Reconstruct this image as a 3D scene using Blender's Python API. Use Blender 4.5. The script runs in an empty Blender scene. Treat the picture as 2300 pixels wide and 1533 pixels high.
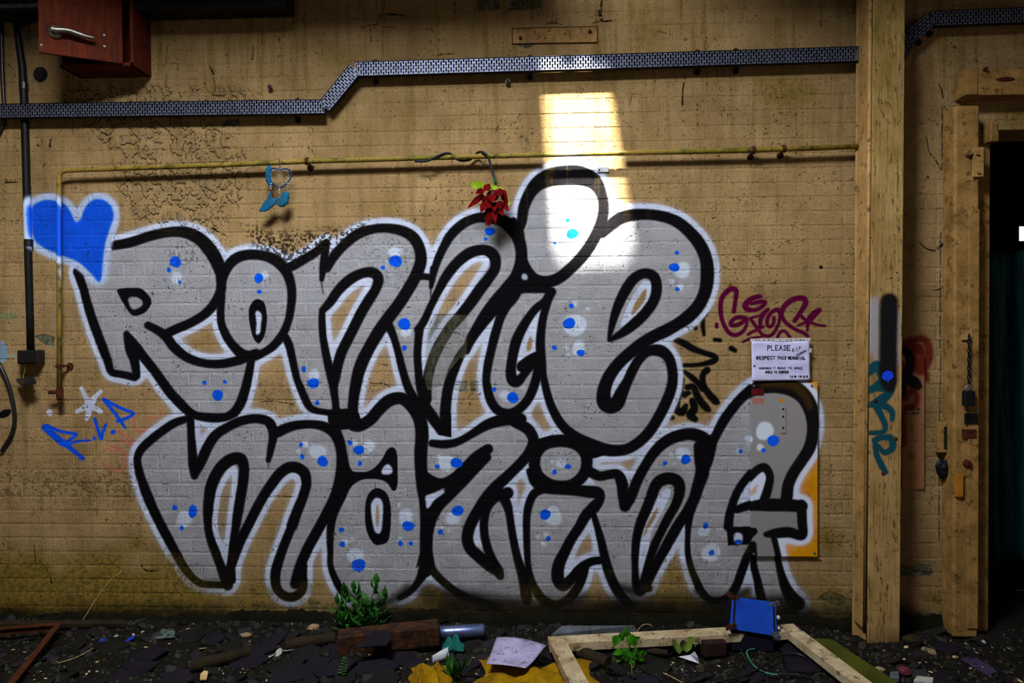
import bpy, bmesh
from mathutils import Vector, Matrix
import math, random
import numpy as np
# ---------------------------------------------------------------- camera geometry (metres; wall plane y=0, floor z=0)
FPX, CX, CY = 1600.0, 1150.0, 766.5
CAM = np.array([0.0, -3.75, 1.55])
YAW, PITCH, ROLL = math.radians(2.5), math.radians(-0.85), 0.006
def _axes():
    f = np.array([-math.sin(YAW)*math.cos(PITCH), math.cos(YAW)*math.cos(PITCH), math.sin(PITCH)])
    r0 = np.cross(f, [0, 0, 1]); r0 /= np.linalg.norm(r0)
    u0 = np.cross(r0, f)
    r = math.cos(ROLL)*r0 - math.sin(ROLL)*u0
    u = math.cos(ROLL)*u0 + math.sin(ROLL)*r0
    return f, r, u
FWD, RGT, UPV = _axes()
def ray(px, py): return FWD*FPX + RGT*(px-CX) - UPV*(py-CY)
def P(px, py, y=0.0):
    d = ray(px, py); t = (y-CAM[1])/d[1]; return CAM+d*t
def Gd(px, py, z=0.0):
    d = ray(px, py); t = (z-CAM[2])/d[2]; return CAM+d*t
def proj(p):
    d = np.asarray(p, float)-CAM; k = FPX/d.dot(FWD)
    return (CX+d.dot(RGT)*k, CY-d.dot(UPV)*k)
def mpp(px, py, y=0.0):                                   # metres per photo pixel on the wall
    return (P(px, py, y)-CAM).dot(FWD)/FPX
# ---------------------------------------------------------------- paint canvases (flat print on wall and pillar)
SA, SC = 2044/600.0, 2085/480.0
TILE = {}
for _r, _y in (('T', 0), ('A', 400), ('B', 800)):
    for _i, _x in enumerate((0, 550, 1100, 1700)): TILE[_r+str(_i+1)] = (_x, _y, SA)
for _i, _x in enumerate((0, 460, 920, 1380, 1820)): TILE['C'+str(_i+1)] = (_x, 1180, SC)
TILE['P'] = (0, 0, 1.0)
TILE['M'] = (1590, 630, 2300/280.0); TILE['K'] = (1500, 690, 1061/180.0); TILE['L'] = (1930, 640, 627/180.0)
TILE['I'] = (60, 860, 2300/320.0); TILE['Q'] = (1500, 900, 3.83)
def tp(tile, pts):
    x, y, s = TILE[tile]
    return [(x+p[0]/s, y+p[1]/s)+tuple(q/s for q in p[2:]) for p in pts]
def cr(pts, n=6, closed=False):
    pts = [np.array(p, float) for p in pts]; m = len(pts); out = []
    if m < 3 and not closed: return pts
    for i in range(m if closed else m-1):
        g = (lambda k: pts[k % m]) if closed else (lambda k: pts[min(max(k, 0), m-1)])
        a, b, c, d = g(i-1), g(i), g(i+1), g(i+2)
        for j in range(n):
            t = j/n
            out.append(0.5*((2*b)+(c-a)*t+(2*a-5*b+4*c-d)*t*t+(3*b-a-3*c+d)*t**3))
    if not closed: out.append(pts[-1])
    return out
def box_blur(a, r):
    for ax in (0, 1):
        p = np.pad(a, [(r+1, r) if k == ax else (0, 0) for k in (0, 1)], mode='edge')
        c = np.cumsum(p, axis=ax, dtype=np.float64); n = 2*r+1
        a = ((c[n:] - c[:-n])/n if ax == 0 else (c[:, n:] - c[:, :-n])/n).astype(np.float32)
    return a
def sstep(a, b, x):
    t = np.clip((x-a)/(b-a), 0, 1); return t*t*(3-2*t)
class Canvas:
    def __init__(s, x0, x1, z0, z1, res, y):
        s.x0, s.z0, s.res, s.y = x0, z0, res, y
        s.W, s.H = int((x1-x0)*res), int((z1-z0)*res); s.x1, s.z1 = x0+s.W/res, z0+s.H/res
        s.rgb = np.zeros((s.H, s.W, 3), np.float32); s.a = np.zeros((s.H, s.W), np.float32)
    def zero(s): return np.zeros((s.H, s.W), np.float32)
    def uv(s, p):
        w = P(p[0], p[1], s.y); q = [(w[0]-s.x0)*s.res, (w[2]-s.z0)*s.res]
        if len(p) > 2: q.append(p[2]*0.5*mpp(p[0], p[1], s.y)*s.res)
        return q
    def stroke(s, pts, soft=2.0, out=None, smooth=True, n=6):
        """variable width line, photo pixels (x, y, width) -> coverage"""
        q = cr([s.uv(p) for p in pts], n) if smooth else [np.array(s.uv(p)) for p in pts]
        m = s.zero() if out is None else out
        if len(q) == 1: q = q*2
        for a, b in zip(q[:-1], q[1:]):
            R = max(a[2], b[2])+soft+1
            u0, u1 = int(max(0, min(a[0], b[0])-R)), int(min(s.W, max(a[0], b[0])+R+2))
            v0, v1 = int(max(0, min(a[1], b[1])-R)), int(min(s.H, max(a[1], b[1])+R+2))
            if u1 <= u0 or v1 <= v0: continue
            X = np.arange(u0, u1)[None]+.5; Y = np.arange(v0, v1)[:, None]+.5
            dx, dy = b[0]-a[0], b[1]-a[1]; L = dx*dx+dy*dy+1e-9
            t = np.clip(((X-a[0])*dx+(Y-a[1])*dy)/L, 0, 1)
            d = np.hypot(X-a[0]-t*dx, Y-a[1]-t*dy)-(a[2]+(b[2]-a[2])*t)
            c = sstep(soft, -soft, d)
            np.maximum(m[v0:v1, u0:u1], c, out=m[v0:v1, u0:u1])
        return m
    def poly(s, pts, smooth=True, out=None, val=1.0, n=5):
        q = [s.uv(p[:2]) for p in pts]
        q = np.array(cr(q, n, True) if smooth else q)
        m = s.zero() if out is None else out
        xs, ys = q[:, 0], q[:, 1]; xe, ye = np.roll(xs, -1), np.roll(ys, -1)
        for v in range(max(0, int(ys.min())), min(s.H, int(ys.max())+2)):
            yc = v+.5; k = (ys <= yc) != (ye <= yc)
            if not k.any(): continue
            xi = np.sort(xs[k]+(yc-ys[k])*(xe[k]-xs[k])/(ye[k]-ys[k]))
            for a, b in zip(xi[0::2], xi[1::2]):
                ia, ib = int(max(0, round(a))), int(min(s.W, round(b)))
                if ib > ia: m[v, ia:ib] = val
        return m
    def disc(s, cx, cy, rx, ry, soft=1.5, out=None, wob=0.06, rng=random.Random(3)):
        ph = rng.random()*6.28; pts = []
        for i in range(20):
            t = i/20*2*math.pi; k = 1+wob*math.sin(2*t+ph)+wob*.6*math.sin(3*t+ph*2)
            pts.append((cx+rx*k*math.cos(t), cy+ry*k*math.sin(t)))
        return s.poly(pts, True, out, n=2)
    def put(s, m, col, op=1.0):
        m = np.clip(m*op, 0, 1); col = np.array(col, np.float32)/255.0
        na = m+s.a*(1-m); safe = np.maximum(na, 1e-5)
        s.rgb[:] = (col*m[..., None]+s.rgb*(s.a*(1-m))[..., None])/safe[..., None]
        s.a[:] = na
WHITE, BLACK, SILVER, BLUE = (206, 215, 238), (7, 6, 10), (182, 183, 188), (2, 88, 238)

# black outlines: tile, [(x, y, width) ...] in that tile's zoomed pixels
STROKES = [
 # R
 ('A1', [(870,515,70),(1000,490,75),(1150,442,75),(1300,412,75),(1420,415,88),(1520,460,98),(1600,540,104),(1660,640,104),(1690,750,80),(1688,860,78),(1640,960,76),(1560,1045,70),(1450,1110,70),(1360,1148,70),(1280,1185,70)]),
 ('A1', [(592,715,70),(640,850,66),(680,1000,70),(730,1150,74),(780,1280,74),(825,1400,66),(852,1480,58),(930,1500,55),(1030,1522,60)]),
 ('A1', [(968,1192,50),(1000,1300,90),(1030,1400,74),(1045,1510,60)]),
 ('A1', [(968,1192,50),(1030,1290,92),(1100,1370,76),(1180,1470,74),(1290,1623,76),(1380,1723,76),(1460,1795,68),(1560,1832,56),(1680,1838,56),(1780,1800,70),(1840,1720,76),(1880,1600,72),(1902,1500,66),(1922,1400,60)]),
 ('A1', [(1132,1126,60),(1200,1160,66),(1270,1210,76),(1330,1290,76),(1430,1370,70),(1550,1412,64),(1680,1420,68),(1800,1400,70),(1880,1370,80),(1960,1345,80)]),
 # O
 ('A2', [(-180,900,62),(-184,1080,60),(-150,1190,66),(-90,1280,70),(-20,1345,80),(60,1360,80),(140,1335,60),(220,1280,66),(290,1190,66),(335,1080,60),(355,960,66),(358,860,70),(340,770,76),(300,690,84),(230,625,86),(140,592,76),(40,584,76),(-50,604,80),(-120,660,80),(-165,740,80),(-180,830,66),(-180,900,62)]),
 # first n
 ('A2', [(300,690,70),(360,672,74),(470,610,70),(560,552,66),(622,488,48)]),
 ('A2', [(626,490,52),(612,580,62),(600,680,60),(588,775,36)]),
 ('A2', [(585,780,10),(590,830,7),(600,885,4)]),
 ('A2', [(630,690,60),(680,600,74),(760,510,74),(860,430,80),(970,392,70),(1080,382,70),(1200,402,80),(1290,455,86),(1338,545,86),(1345,640,90),(1308,745,92),(1250,850,92),(1180,960,92),(1090,1080,95),(1020,1180,95),(950,1300,92),(900,1400,96),(868,1490,92),(845,1600,88),(830,1700,80),(825,1800,84)]),
 ('A2', [(592,1012,52),(650,950,70),(720,852,76),(810,770,80),(900,726,74),(980,722,80),(1022,770,80),(1000,850,76),(950,930,80),(890,1030,80),(840,1130,80),(790,1230,80),(740,1330,80),(710,1430,80),(690,1520,80),(680,1600,66),(692,1700,56),(700,1790,60)]),
 ('A2', [(590,1012,46),(590,1100,56),(596,1200,56),(615,1320,60),(640,1430,66),(664,1530,70),(684,1640,56)]),
 ('A2', [(310,1215,60),(340,1285,64),(365,1390,60),(385,1480,58),(400,1540,55),(435,1625,60),(482,1730,60),(530,1772,52),(620,1790,48),(700,1800,60)]),
 ('A2', [(1090,1110,76),(1130,1190,60),(1165,1300,56),(1195,1420,60),(1225,1530,62),(1258,1620,66),(1310,1700,72),(1390,1770,90),(1450,1850,86),(1500,1930,70)]),
 # second n
 ('A2', [(1300,745,70),(1370,752,52),(1430,758,52)]),
 ('A2', [(1446,690,58),(1434,770,50),(1424,835,30)]),
 ('A2', [(1424,840,10),(1422,900,8),(1428,960,5)]),
 ('A2', [(1440,750,46),(1470,640,60),(1520,530,66),(1580,430,74),(1680,342,74),(1790,302,74),(1900,305,90),(1970,325,96),(2040,380,100),(2092,460,94),(2115,560,90),(2110,660,95),(2075,760,102),(2010,850,112),(1930,950,120),(1850,1050,110),(1780,1150,90),(1725,1240,76),(1695,1320,56)]),
 ('A2', [(1325,1160,62),(1372,1090,60),(1422,980,56),(1480,862,62),(1540,752,76),(1620,650,80),(1720,572,84),(1830,548,80),(1905,592,86),(1916,680,80),(1870,760,80),(1800,850,86),(1730,950,86),(1650,1050,80),(1580,1130,80),(1520,1220,80),(1470,1310,80),(1430,1410,76),(1402,1510,76),(1388,1600,84),(1384,1690,90)]),
 ('A2', [(1335,1155,66),(1326,1250,60),(1320,1350,60),(1326,1450,60),(1334,1540,62),(1350,1620,72),(1384,1690,90)]),
 ('A2', [(1690,1290,50),(1655,1345,64),(1604,1450,78),(1572,1540,80),(1548,1645,80),(1534,1780,84),(1532,1900,84)]),
 ('B2', [(1432,664,56),(1530,672,66),(1630,652,60),(1740,592,60),(1850,525,80),(1950,492,90),(2044,474,104),(2110,480,90)]),
 # i
 ('A3', [(225,400,60),(245,330,76),(262,220,84),(305,120,92),(365,45,112),(450,-2,136),(560,-22,150),(690,-20,150),(800,30,120),(856,125,84),(872,230,84),(852,345,90),(800,460,90),(730,570,90),(640,670,86),(530,762,88),(430,792,88),(340,762,74),(280,685,70),(248,600,70),(240,500,70),(225,400,60)]),
 ('A3', [(180,330,60),(215,390,80),(235,470,70)]),
 ('A3', [(235,720,80),(255,800,90),(240,850,70)]),
 ('A3', [(240,770,90),(180,890,104),(115,980,92),(76,1080,70),(40,1200,70),(10,1320,66),(-14,1430,66),(-26,1530,60),(-18,1605,66),(8,1700,70),(62,1775,72),(140,1796,66),(215,1772,70),(290,1695,70),(340,1585,72),(368,1465,66),(375,1390,60)]),
 ('A3', [(230,850,58),(330,852,52),(430,850,60),(472,862,60)]),
 ('A3', [(470,870,76),(425,945,70),(350,1000,62),(270,1110,70),(205,1240,80),(172,1380,76),(162,1490,80),(180,1545,92),(215,1555,76),(262,1500,62),(325,1425,64),(372,1385,70)]),
 ('A3', [(452,920,60),(412,1050,60),(392,1180,66),(388,1300,72),(400,1400,62),(408,1500,56),(425,1590,56)]),
 ('A3', [(250,1440,90),(320,1390,90),(385,1350,70)]),
 # e
 ('A3', [(860,420,80),(920,365,92),(990,312,95),(1080,283,90),(1200,277,82),(1320,292,82),(1430,332,86),(1530,412,90),(1610,512,95),(1655,620,96),(1665,740,102),(1650,860,96),(1600,970,96),(1520,1058,100),(1430,1120,92),(1340,1170,96),(1250,1212,92),(1170,1262,95),(1090,1322,92),(1010,1392,90),(950,1460,92),(900,1545,96),(872,1640,104),(880,1715,116),(925,1745,112),(975,1715,112),(1010,1640,96),(1055,1550,76),(1095,1465,76),(1140,1390,72),(1210,1325,76),(1300,1318,90),(1365,1368,80),(1394,1450,76),(1400,1540,76),(1385,1620,80),(1340,1733,82),(1272,1862,82),(1200,1963,82),(1110,2040,82),(1020,2078,82),(900,2078,92),(770,2034,92),(650,1974,82),(550,1884,72),(480,1764,66),(438,1640,60),(412,1520,54)]),
 ('A3', [(912,1238,26),(934,1130,50),(972,1000,70),(1032,870,80),(1100,772,80),(1180,728,76),(1255,752,80),(1278,835,80),(1256,935,80),(1190,1032,80),(1110,1110,80),(1020,1180,66),(918,1238,30)]),
 # m
 ('B1', [(1412,482,56),(1330,512,64),(1240,572,66),(1150,642,66),(1080,712,66),(1052,780,60),(1062,870,66),(1092,970,72),(1134,1080,80),(1182,1190,76),(1242,1310,76),(1300,1420,76),(1360,1530,70),(1412,1620,66),(1470,1690,60),(1540,1738,56),(1640,1745,56),(1715,1748,56)]),
 ('B1', [(1450,440,60),(1458,500,60),(1462,600,60),(1470,720,70),(1480,840,76),(1488,915,56)]),
 ('B1', [(1440,432,60),(1540,448,40),(1700,455,40),(1800,440,50)]),
 ('B1', [(1490,905,60),(1540,800,80),(1590,690,80),(1650,602,76),(1740,542,70),(1850,492,70),(1960,476,70),(2044,494,74),(2080,540,80),(2090,610,66),(2076,690,58),(2054,795,40)]),
 ('B2', [(180,825,8),(181,850,4)]),
 ('B1', [(1590,1200,76),(1598,1100,84),(1620,980,90),(1680,862,90),(1760,792,92),(1838,784,92),(1866,850,82),(1860,960,80),(1840,1080,80),(1820,1200,76),(1802,1320,64),(1782,1440,58),(1768,1540,52),(1752,1640,50),(1736,1710,60)]),
 ('B1', [(1590,1190,74),(1592,1300,62),(1612,1400,66),(1650,1500,70),(1690,1610,72),(1724,1700,86),(1740,1745,90)]),
 ('B2', [(215,600,70),(262,575,80),(320,548,76),(400,526,70),(520,520,66),(620,542,76),(690,602,76),(728,700,70),(736,800,72),(732,900,80),(716,1000,90),(680,1100,86),(640,1180,86),(590,1270,80),(540,1360,80),(490,1450,80),(448,1540,80),(412,1630,76),(384,1740,80)]),
 ('B2', [(360,1295,86),(402,1180,80),(442,1080,76),(470,980,76),(456,895,84),(400,852,84),(330,852,84),(262,902,82),(200,982,80),(140,1072,76),(80,1182,76),(26,1290,76),(-30,1400,76),(-76,1520,72),(-115,1630,76),(-135,1730,80)]),
 ('C2', [(855,-10,86),(810,100,90),(762,220,92),(722,340,96),(692,450,100),(690,560,96),(725,645,92),(810,695,90),(900,680,90),(955,605,92),(950,480,95),(955,380,92)]),
 # a
 ('B2', [(700,430,90),(790,505,90),(870,532,90),(960,482,90),(1030,402,92),(1110,335,95),(1200,322,92),(1280,382,100),(1338,480,102),(1355,600,102),(1346,740,100),(1350,880,96),(1368,1000,110),(1378,1100,92),(1386,1250,90),(1386,1400,95),(1388,1540,100),(1380,1640,100)]),
 ('B2', [(700,560,60),(732,650,66),(748,750,72),(764,850,80),(800,910,70)]),
 ('B2', [(775,950,90),(732,1060,92),(692,1150,82),(662,1260,66),(652,1400,54),(654,1500,46),(655,1600,46),(690,1700,56),(740,1790,58),(800,1850,54)]),
 ('B2', [(1380,1620,100),(1330,1720,60),(1260,1800,52),(1180,1850,40)]),
 # z
 ('B2', [(1370,900,60),(1430,958,90),(1510,972,80),(1600,932,80),(1690,852,86),(1770,772,86),(1840,724,84),(1862,708,76)]),
 ('B2', [(1850,770,70),(1750,862,90),(1650,962,100),(1560,1052,100),(1480,1142,90),(1432,1240,80),(1410,1350,64),(1400,1480,70)]),
 ('B2', [(2044,500,60),(2074,508,80),(2164,556,86),(2208,640,82),(2174,740,82),(2104,822,80),(2024,902,80),(1930,990,90),(1850,1080,90),(1780,1190,90),(1725,1290,88),(1702,1390,88),(1726,1470,88),(1790,1530,90),(1860,1590,92),(1930,1640,84),(1955,1680,60)]),
 ('B2', [(2010,1045,90),(1925,1078,70),(1862,1150,60),(1832,1250,64),(1832,1350,64),(1852,1450,66),(1890,1550,70),(1940,1640,80)]),
 ('B2', [(1950,1040,80),(2000,1120,74),(2022,1200,60),(2038,1300,58),(2054,1400,60),(2078,1510,62),(2100,1590,70),(2130,1680,84),(2150,1780,90),(2156,1860,80)]),
 ('C3', [(150,280,100),(200,400,86),(280,500,80),(380,590,76),(480,660,76),(600,712,76),(720,745,60),(850,795,70),(940,850,50)]),
 # second i
 ('B3', [(340,825,86),(360,735,86),(430,668,90),(545,645,96),(660,668,96),(730,740,90),(742,830,86),(715,910,86),(640,975,84),(545,990,80),(450,972,84),(370,910,86),(340,825,86)]),
 ('B3', [(310,880,60),(350,960,80),(420,1005,80),(520,1022,70),(640,1024,80),(750,1034,92),(826,1044,92),(846,1090,66),(800,1150,90),(732,1222,82),(682,1310,76),(622,1400,76),(572,1500,82),(530,1590,92),(520,1690,96),(560,1750,90),(625,1700,76),(695,1620,72),(775,1570,64),(840,1560,60)]),
 ('B3', [(420,1010,66),(345,1045,66),(304,1120,62),(284,1220,58),(282,1350,54),(286,1490,50),(295,1610,48),(318,1710,56),(360,1800,66),(420,1870,72),(510,1900,64),(600,1860,72),(670,1770,72),(715,1670,66),(735,1590,60)]),
 # third n
 ('B3', [(790,1195,44),(822,1300,50),(850,1400,60),(872,1500,66),(902,1620,74),(940,1720,76),(990,1810,76),(1050,1880,70),(1100,1910,60)]),
 ('B3', [(760,880,80),(840,915,74),(920,902,70),(980,905,76),(1012,970,88),(1022,1060,84),(1030,1150,72)]),
 ('B3', [(1035,1150,76),(1082,1070,80),(1124,960,80),(1182,850,76),(1252,742,80),(1332,662,86),(1430,612,90),(1540,594,92),(1632,626,100),(1690,690,80)]),
 ('B3', [(1600,690,80),(1612,800,90),(1628,880,106),(1592,1000,92),(1560,1100,86),(1502,1200,80),(1442,1290,80),(1390,1380,80),(1340,1470,78),(1290,1560,74),(1230,1680,70),(1190,1770,66)]),
 ('B3', [(1250,1040,82),(1202,1160,80),(1152,1280,74),(1122,1400,66),(1112,1520,56),(1112,1630,50),(1120,1730,66),(1150,1790,90)]),
 ('B3', [(1240,1050,80),(1290,962,90),(1370,932,92),(1440,962,92),(1452,1040,82),(1420,1140,72),(1362,1240,70),(1312,1340,66),(1264,1440,66),(1228,1540,60),(1200,1640,60),(1176,1740,70)]),
 # G
 ('B3', [(1690,690,70),(1732,602,70),(1790,492,76),(1862,392,76),(1940,305,76),(2030,242,96),(2104,222,116),(2194,214,130),(2294,236,130),(2384,296,120),(2442,392,112),(2464,500,100),(2458,602,92),(2430,702,90),(2374,792,86),(2314,882,86),(2274,972,86),(2262,1060,90),(2250,1130,90)]),
 ('Q', [(385,330,90),(335,500,112),(290,620,100),(250,760,92),(210,900,80),(184,1000,66),(172,1150,46),(172,1300,50),(198,1430,56),(250,1560,66),(290,1640,70),(350,1700,60),(430,1715,56),(520,1685,70),(585,1600,74),(630,1480,74),(670,1370,74),(720,1260,66)]),
 ('Q', [(520,1080,80),(530,990,76),(556,890,70),(595,790,70),(650,700,70),(720,620,72),(780,572,72),(830,570,74),(868,640,66),(852,740,74),(820,840,80)]),
 ('B4', [(-150,1170,60),(-60,1140,70),(20,1130,90),(100,1128,100),(210,1130,96),(330,1138,92)]),
 ('B4', [(328,1125,76),(334,1250,72),(334,1358,70),(240,1336,80),(140,1342,76),(62,1352,44)]),
 ('B4', [(118,1370,46),(138,1450,44),(160,1550,48),(180,1640,56),(210,1740,74),(255,1830,96),(310,1890,110)]),
 ('C4', [(1340,170,66),(1352,280,60),(1362,400,68),(1392,520,74),(1420,650,86),(1440,720,80)]),
]
BLACK_POLYS = [
 ('A1', [(900,850),(985,840),(1080,846),(1150,915),(1152,970),(1105,1028),(1020,1052),(962,985),(905,885)], True),
 ('A2', [(100,925),(150,960),(168,1070),(155,1180),(130,1240),(100,1262),(65,1220),(38,1120),(30,1020),(55,950)], True),
 ('B2', [(770,880),(860,885),(960,872),(1040,800),(1092,712),(1140,700),(1165,760),(1170,900),(1162,1005),(1132,1026),(1080,960),(1000,937),(900,942),(830,980),(780,1040),(740,1010)], True),
 ('B2', [(1020,1008),(1085,1050),(1115,1150),(1115,1300),(1095,1410),(1040,1440),(985,1430),(935,1340),(918,1220),(930,1090),(970,1025)], True),
 ('C4', [(1095,20),(1200,10),(1370,10),(1388,50),(1340,100),(1300,185),(1110,192)], False),
 ('A3', [(215,740),(330,770),(470,850),(250,870),(160,900)], False),
 ('B2', [(1330,850),(1420,930),(1500,1010),(1480,1140),(1400,1200),(1340,1100)], False),
 ('B2', [(640,440),(760,400),(860,420),(880,520),(760,560),(660,540)], True),
 ('B2', [(1330,300),(1400,330),(1460,440),(1400,480),(1330,420)], False),
 ('B2', [(1500,440),(1580,440),(1580,620),(1480,600)], False),
 ('C3', [(120,230),(220,230),(250,400),(150,330),(60,420),(90,300)], False),
 ('C2', [(170,460),(300,430),(300,560),(200,580)], False),
 ('B3', [(760,620),(820,690),(960,730),(800,780),(740,760)], False),
 ('C4', [(190,560),(340,560),(360,640),(200,640)], True),
 ('B3', [(340,640),(480,600),(620,640),(700,640),(560,680),(400,690)], False),
]
SILVER_POLYS = [
 [('A1', [(592,690),(680,620),(780,560),(870,515),(1000,490),(1150,442),(1300,412),(1420,415),(1520,460),(1600,540),(1660,640),(1690,750),(1688,860),(1640,960),(1560,1045),(1450,1110),(1330,1170),(1280,1200),(1330,1290),(1430,1370),(1550,1412),(1680,1420),(1800,1400),(1920,1390),(1902,1500),(1880,1600),(1840,1720),(1780,1800),(1680,1838),(1560,1832),(1460,1795),(1380,1723),(1290,1623),(1180,1470),(1100,1370),(1020,1280),(1030,1400),(1045,1510),(930,1500),(852,1480),(825,1400),(780,1280),(730,1150),(680,1000),(640,850)])],
 [('A2', [(-180,900),(-184,1080),(-150,1190),(-90,1280),(-20,1345),(60,1360),(140,1335),(220,1280),(290,1190),(335,1080),(358,860),(340,770),(300,690),(230,625),(140,592),(40,584),(-50,604),(-120,660),(-165,740)])],
 [('A2', [(300,690),(360,672),(470,610),(560,552),(622,488),(612,580),(604,690),(630,690),(680,600),(760,510),(860,430),(970,392),(1080,382),(1200,402),(1290,455),(1338,545),(1345,640),(1308,745),(1435,758),(1470,640),(1520,530),(1580,430),(1680,342),(1790,302),(1900,305),(2040,380),(2092,460),(2115,560),(2110,660),(2075,760),(2010,850),(1930,950),(1850,1050),(1780,1150),(1725,1240),(1655,1345),(1604,1450),(1572,1540),(1548,1645),(1534,1780),(1532,1900),(1500,1930),(1450,1850),(1390,1770),(1310,1700),(1258,1620),(1225,1530),(1195,1420),(1165,1300),(1130,1190),(1090,1090),(1020,1180),(950,1300),(900,1400),(868,1490),(845,1600),(830,1700),(825,1800),(700,1800),(620,1790),(530,1772),(482,1730),(435,1625),(400,1540),(385,1480),(365,1390),(340,1285),(310,1215),(335,1080),(358,860),(340,770)])],
 [('A3', [(225,400),(245,330),(262,220),(305,120),(365,45),(450,-2),(560,-22),(690,-20),(800,30),(856,125),(872,230),(852,345),(800,460),(730,570),(640,670),(530,762),(430,792),(340,762),(280,685),(248,600),(240,500)])],
 [('A3', [(230,850),(450,852),(350,1000),(270,1110),(205,1240),(172,1380),(162,1490),(180,1545),(215,1555),(262,1500),(325,1425),(368,1420),(368,1465),(340,1585),(290,1695),(215,1772),(140,1796),(62,1775),(8,1700),(-18,1605),(-26,1530),(-14,1430),(40,1200),(76,1080),(115,980),(180,890)])],
 [('A3', [(460,880),(530,770),(640,670),(730,570),(800,470),(920,365),(990,312),(1080,283),(1200,277),(1320,292),(1430,332),(1530,412),(1610,512),(1655,620),(1665,740),(1650,860),(1600,970),(1520,1058),(1430,1120),(1340,1170),(1270,1215),(1230,1270),(1300,1318),(1365,1368),(1394,1450),(1400,1540),(1385,1620),(1340,1733),(1272,1862),(1200,1963),(1110,2040),(1020,2078),(900,2078),(770,2034),(650,1974),(550,1884),(480,1764),(438,1640),(412,1520),(400,1400),(388,1300),(392,1180),(412,1050)])],
 [('B1', [(1412,482),(1330,512),(1240,572),(1150,642),(1080,712),(1052,780),(1062,870),(1092,970),(1134,1080),(1182,1190),(1242,1310),(1300,1420),(1360,1530),(1412,1620),(1470,1690),(1540,1738),(1640,1745),(1738,1745)]),
  ('B2', [(-115,1630),(-76,1520),(-30,1400),(26,1290),(80,1182),(140,1072),(200,982),(262,902),(330,852),(400,852),(456,895),(470,980),(442,1080),(402,1180),(360,1295)]),
  ('C2', [(810,100),(762,220),(722,340),(692,450),(690,560),(725,645),(810,695),(900,680),(955,605),(950,480),(955,380)]),
  ('B2', [(412,1630),(448,1540),(490,1450),(540,1360),(590,1270),(640,1180),(680,1100),(716,1000),(732,900),(736,800),(728,700),(690,602),(620,542),(520,520),(400,526),(320,548),(230,590)]),
  ('B1', [(2044,494),(1960,476),(1850,492),(1740,542),(1650,602),(1590,690),(1540,800),(1490,905),(1470,720),(1462,600),(1458,480)])],
 [('B2', [(700,540),(760,500),(870,532),(960,482),(1030,402),(1110,335),(1200,322),(1280,382),(1338,480),(1355,600),(1346,740),(1350,880),(1378,1100),(1386,1400),(1388,1540),(1380,1640),(1330,1720),(1260,1800),(1180,1850),(1000,1880),(800,1850),(740,1790),(690,1700),(655,1600),(652,1400),(662,1260),(692,1150),(732,1060),(775,950),(764,850),(748,750),(732,650)])],
 [('B2', [(1350,700),(1430,664),(1530,672),(1630,652),(1740,592),(1850,525),(1950,492),(2074,500),(2164,556),(2208,640),(2174,740),(2104,822),(2024,902),(1950,990),(1990,1050),(2022,1200),(2038,1300),(2054,1400),(2078,1510),(2100,1590),(2130,1680),(2156,1860)]),
  ('C3', [(1100,740),(940,850),(850,795),(720,745),(600,712),(480,660),(380,590),(280,500),(200,400),(150,280)]),
  ('B2', [(1390,1400),(1370,1000),(1350,880)])],
 [('B3', [(340,825),(360,735),(430,668),(545,645),(660,668),(730,740),(742,830),(715,910),(640,975),(545,990),(450,972),(370,910)])],
 [('B3', [(420,1010),(640,1024),(826,1044),(800,1150),(732,1222),(682,1310),(622,1400),(572,1500),(530,1590),(520,1690),(560,1750),(625,1700),(695,1620),(775,1570),(735,1590),(715,1670),(670,1770),(600,1860),(510,1900),(420,1870),(360,1800),(318,1710),(295,1610),(286,1490),(282,1350),(284,1220),(304,1120),(345,1045)])],
 [('B3', [(800,1100),(840,1040),(760,900),(840,915),(980,905),(1012,970),(1022,1060),(1032,1160),(1082,1070),(1124,960),(1182,850),(1252,742),(1332,662),(1430,612),(1540,594),(1632,626),(1640,750),(1628,880),(1592,1000),(1560,1100),(1502,1200),(1442,1290),(1390,1380),(1340,1470),(1290,1560),(1230,1680),(1170,1790),(1050,1880),(990,1810),(940,1720),(902,1620),(872,1500),(850,1400),(822,1300),(790,1195)])],
 [('B3', [(1690,690),(1732,602),(1790,492),(1862,392),(1940,305),(2030,242),(2104,222),(2194,214),(2294,236),(2384,296),(2442,392),(2464,500),(2458,602),(2430,702),(2374,792),(2314,882),(2274,972),(2262,1060)]),
  ('B4', [(328,1125),(334,1358),(240,1336),(118,1350),(138,1450),(160,1550),(180,1640),(210,1740),(280,1850)]),
  ('C4', [(1440,760),(1420,650),(1392,520),(1350,280)]),
  ('Q', [(670,1370),(630,1480),(585,1600),(520,1685),(430,1715),(350,1700),(290,1640),(250,1560),(198,1430),(172,1300),(172,1150),(184,1000),(210,900),(250,760),(335,500)])],
]
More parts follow.
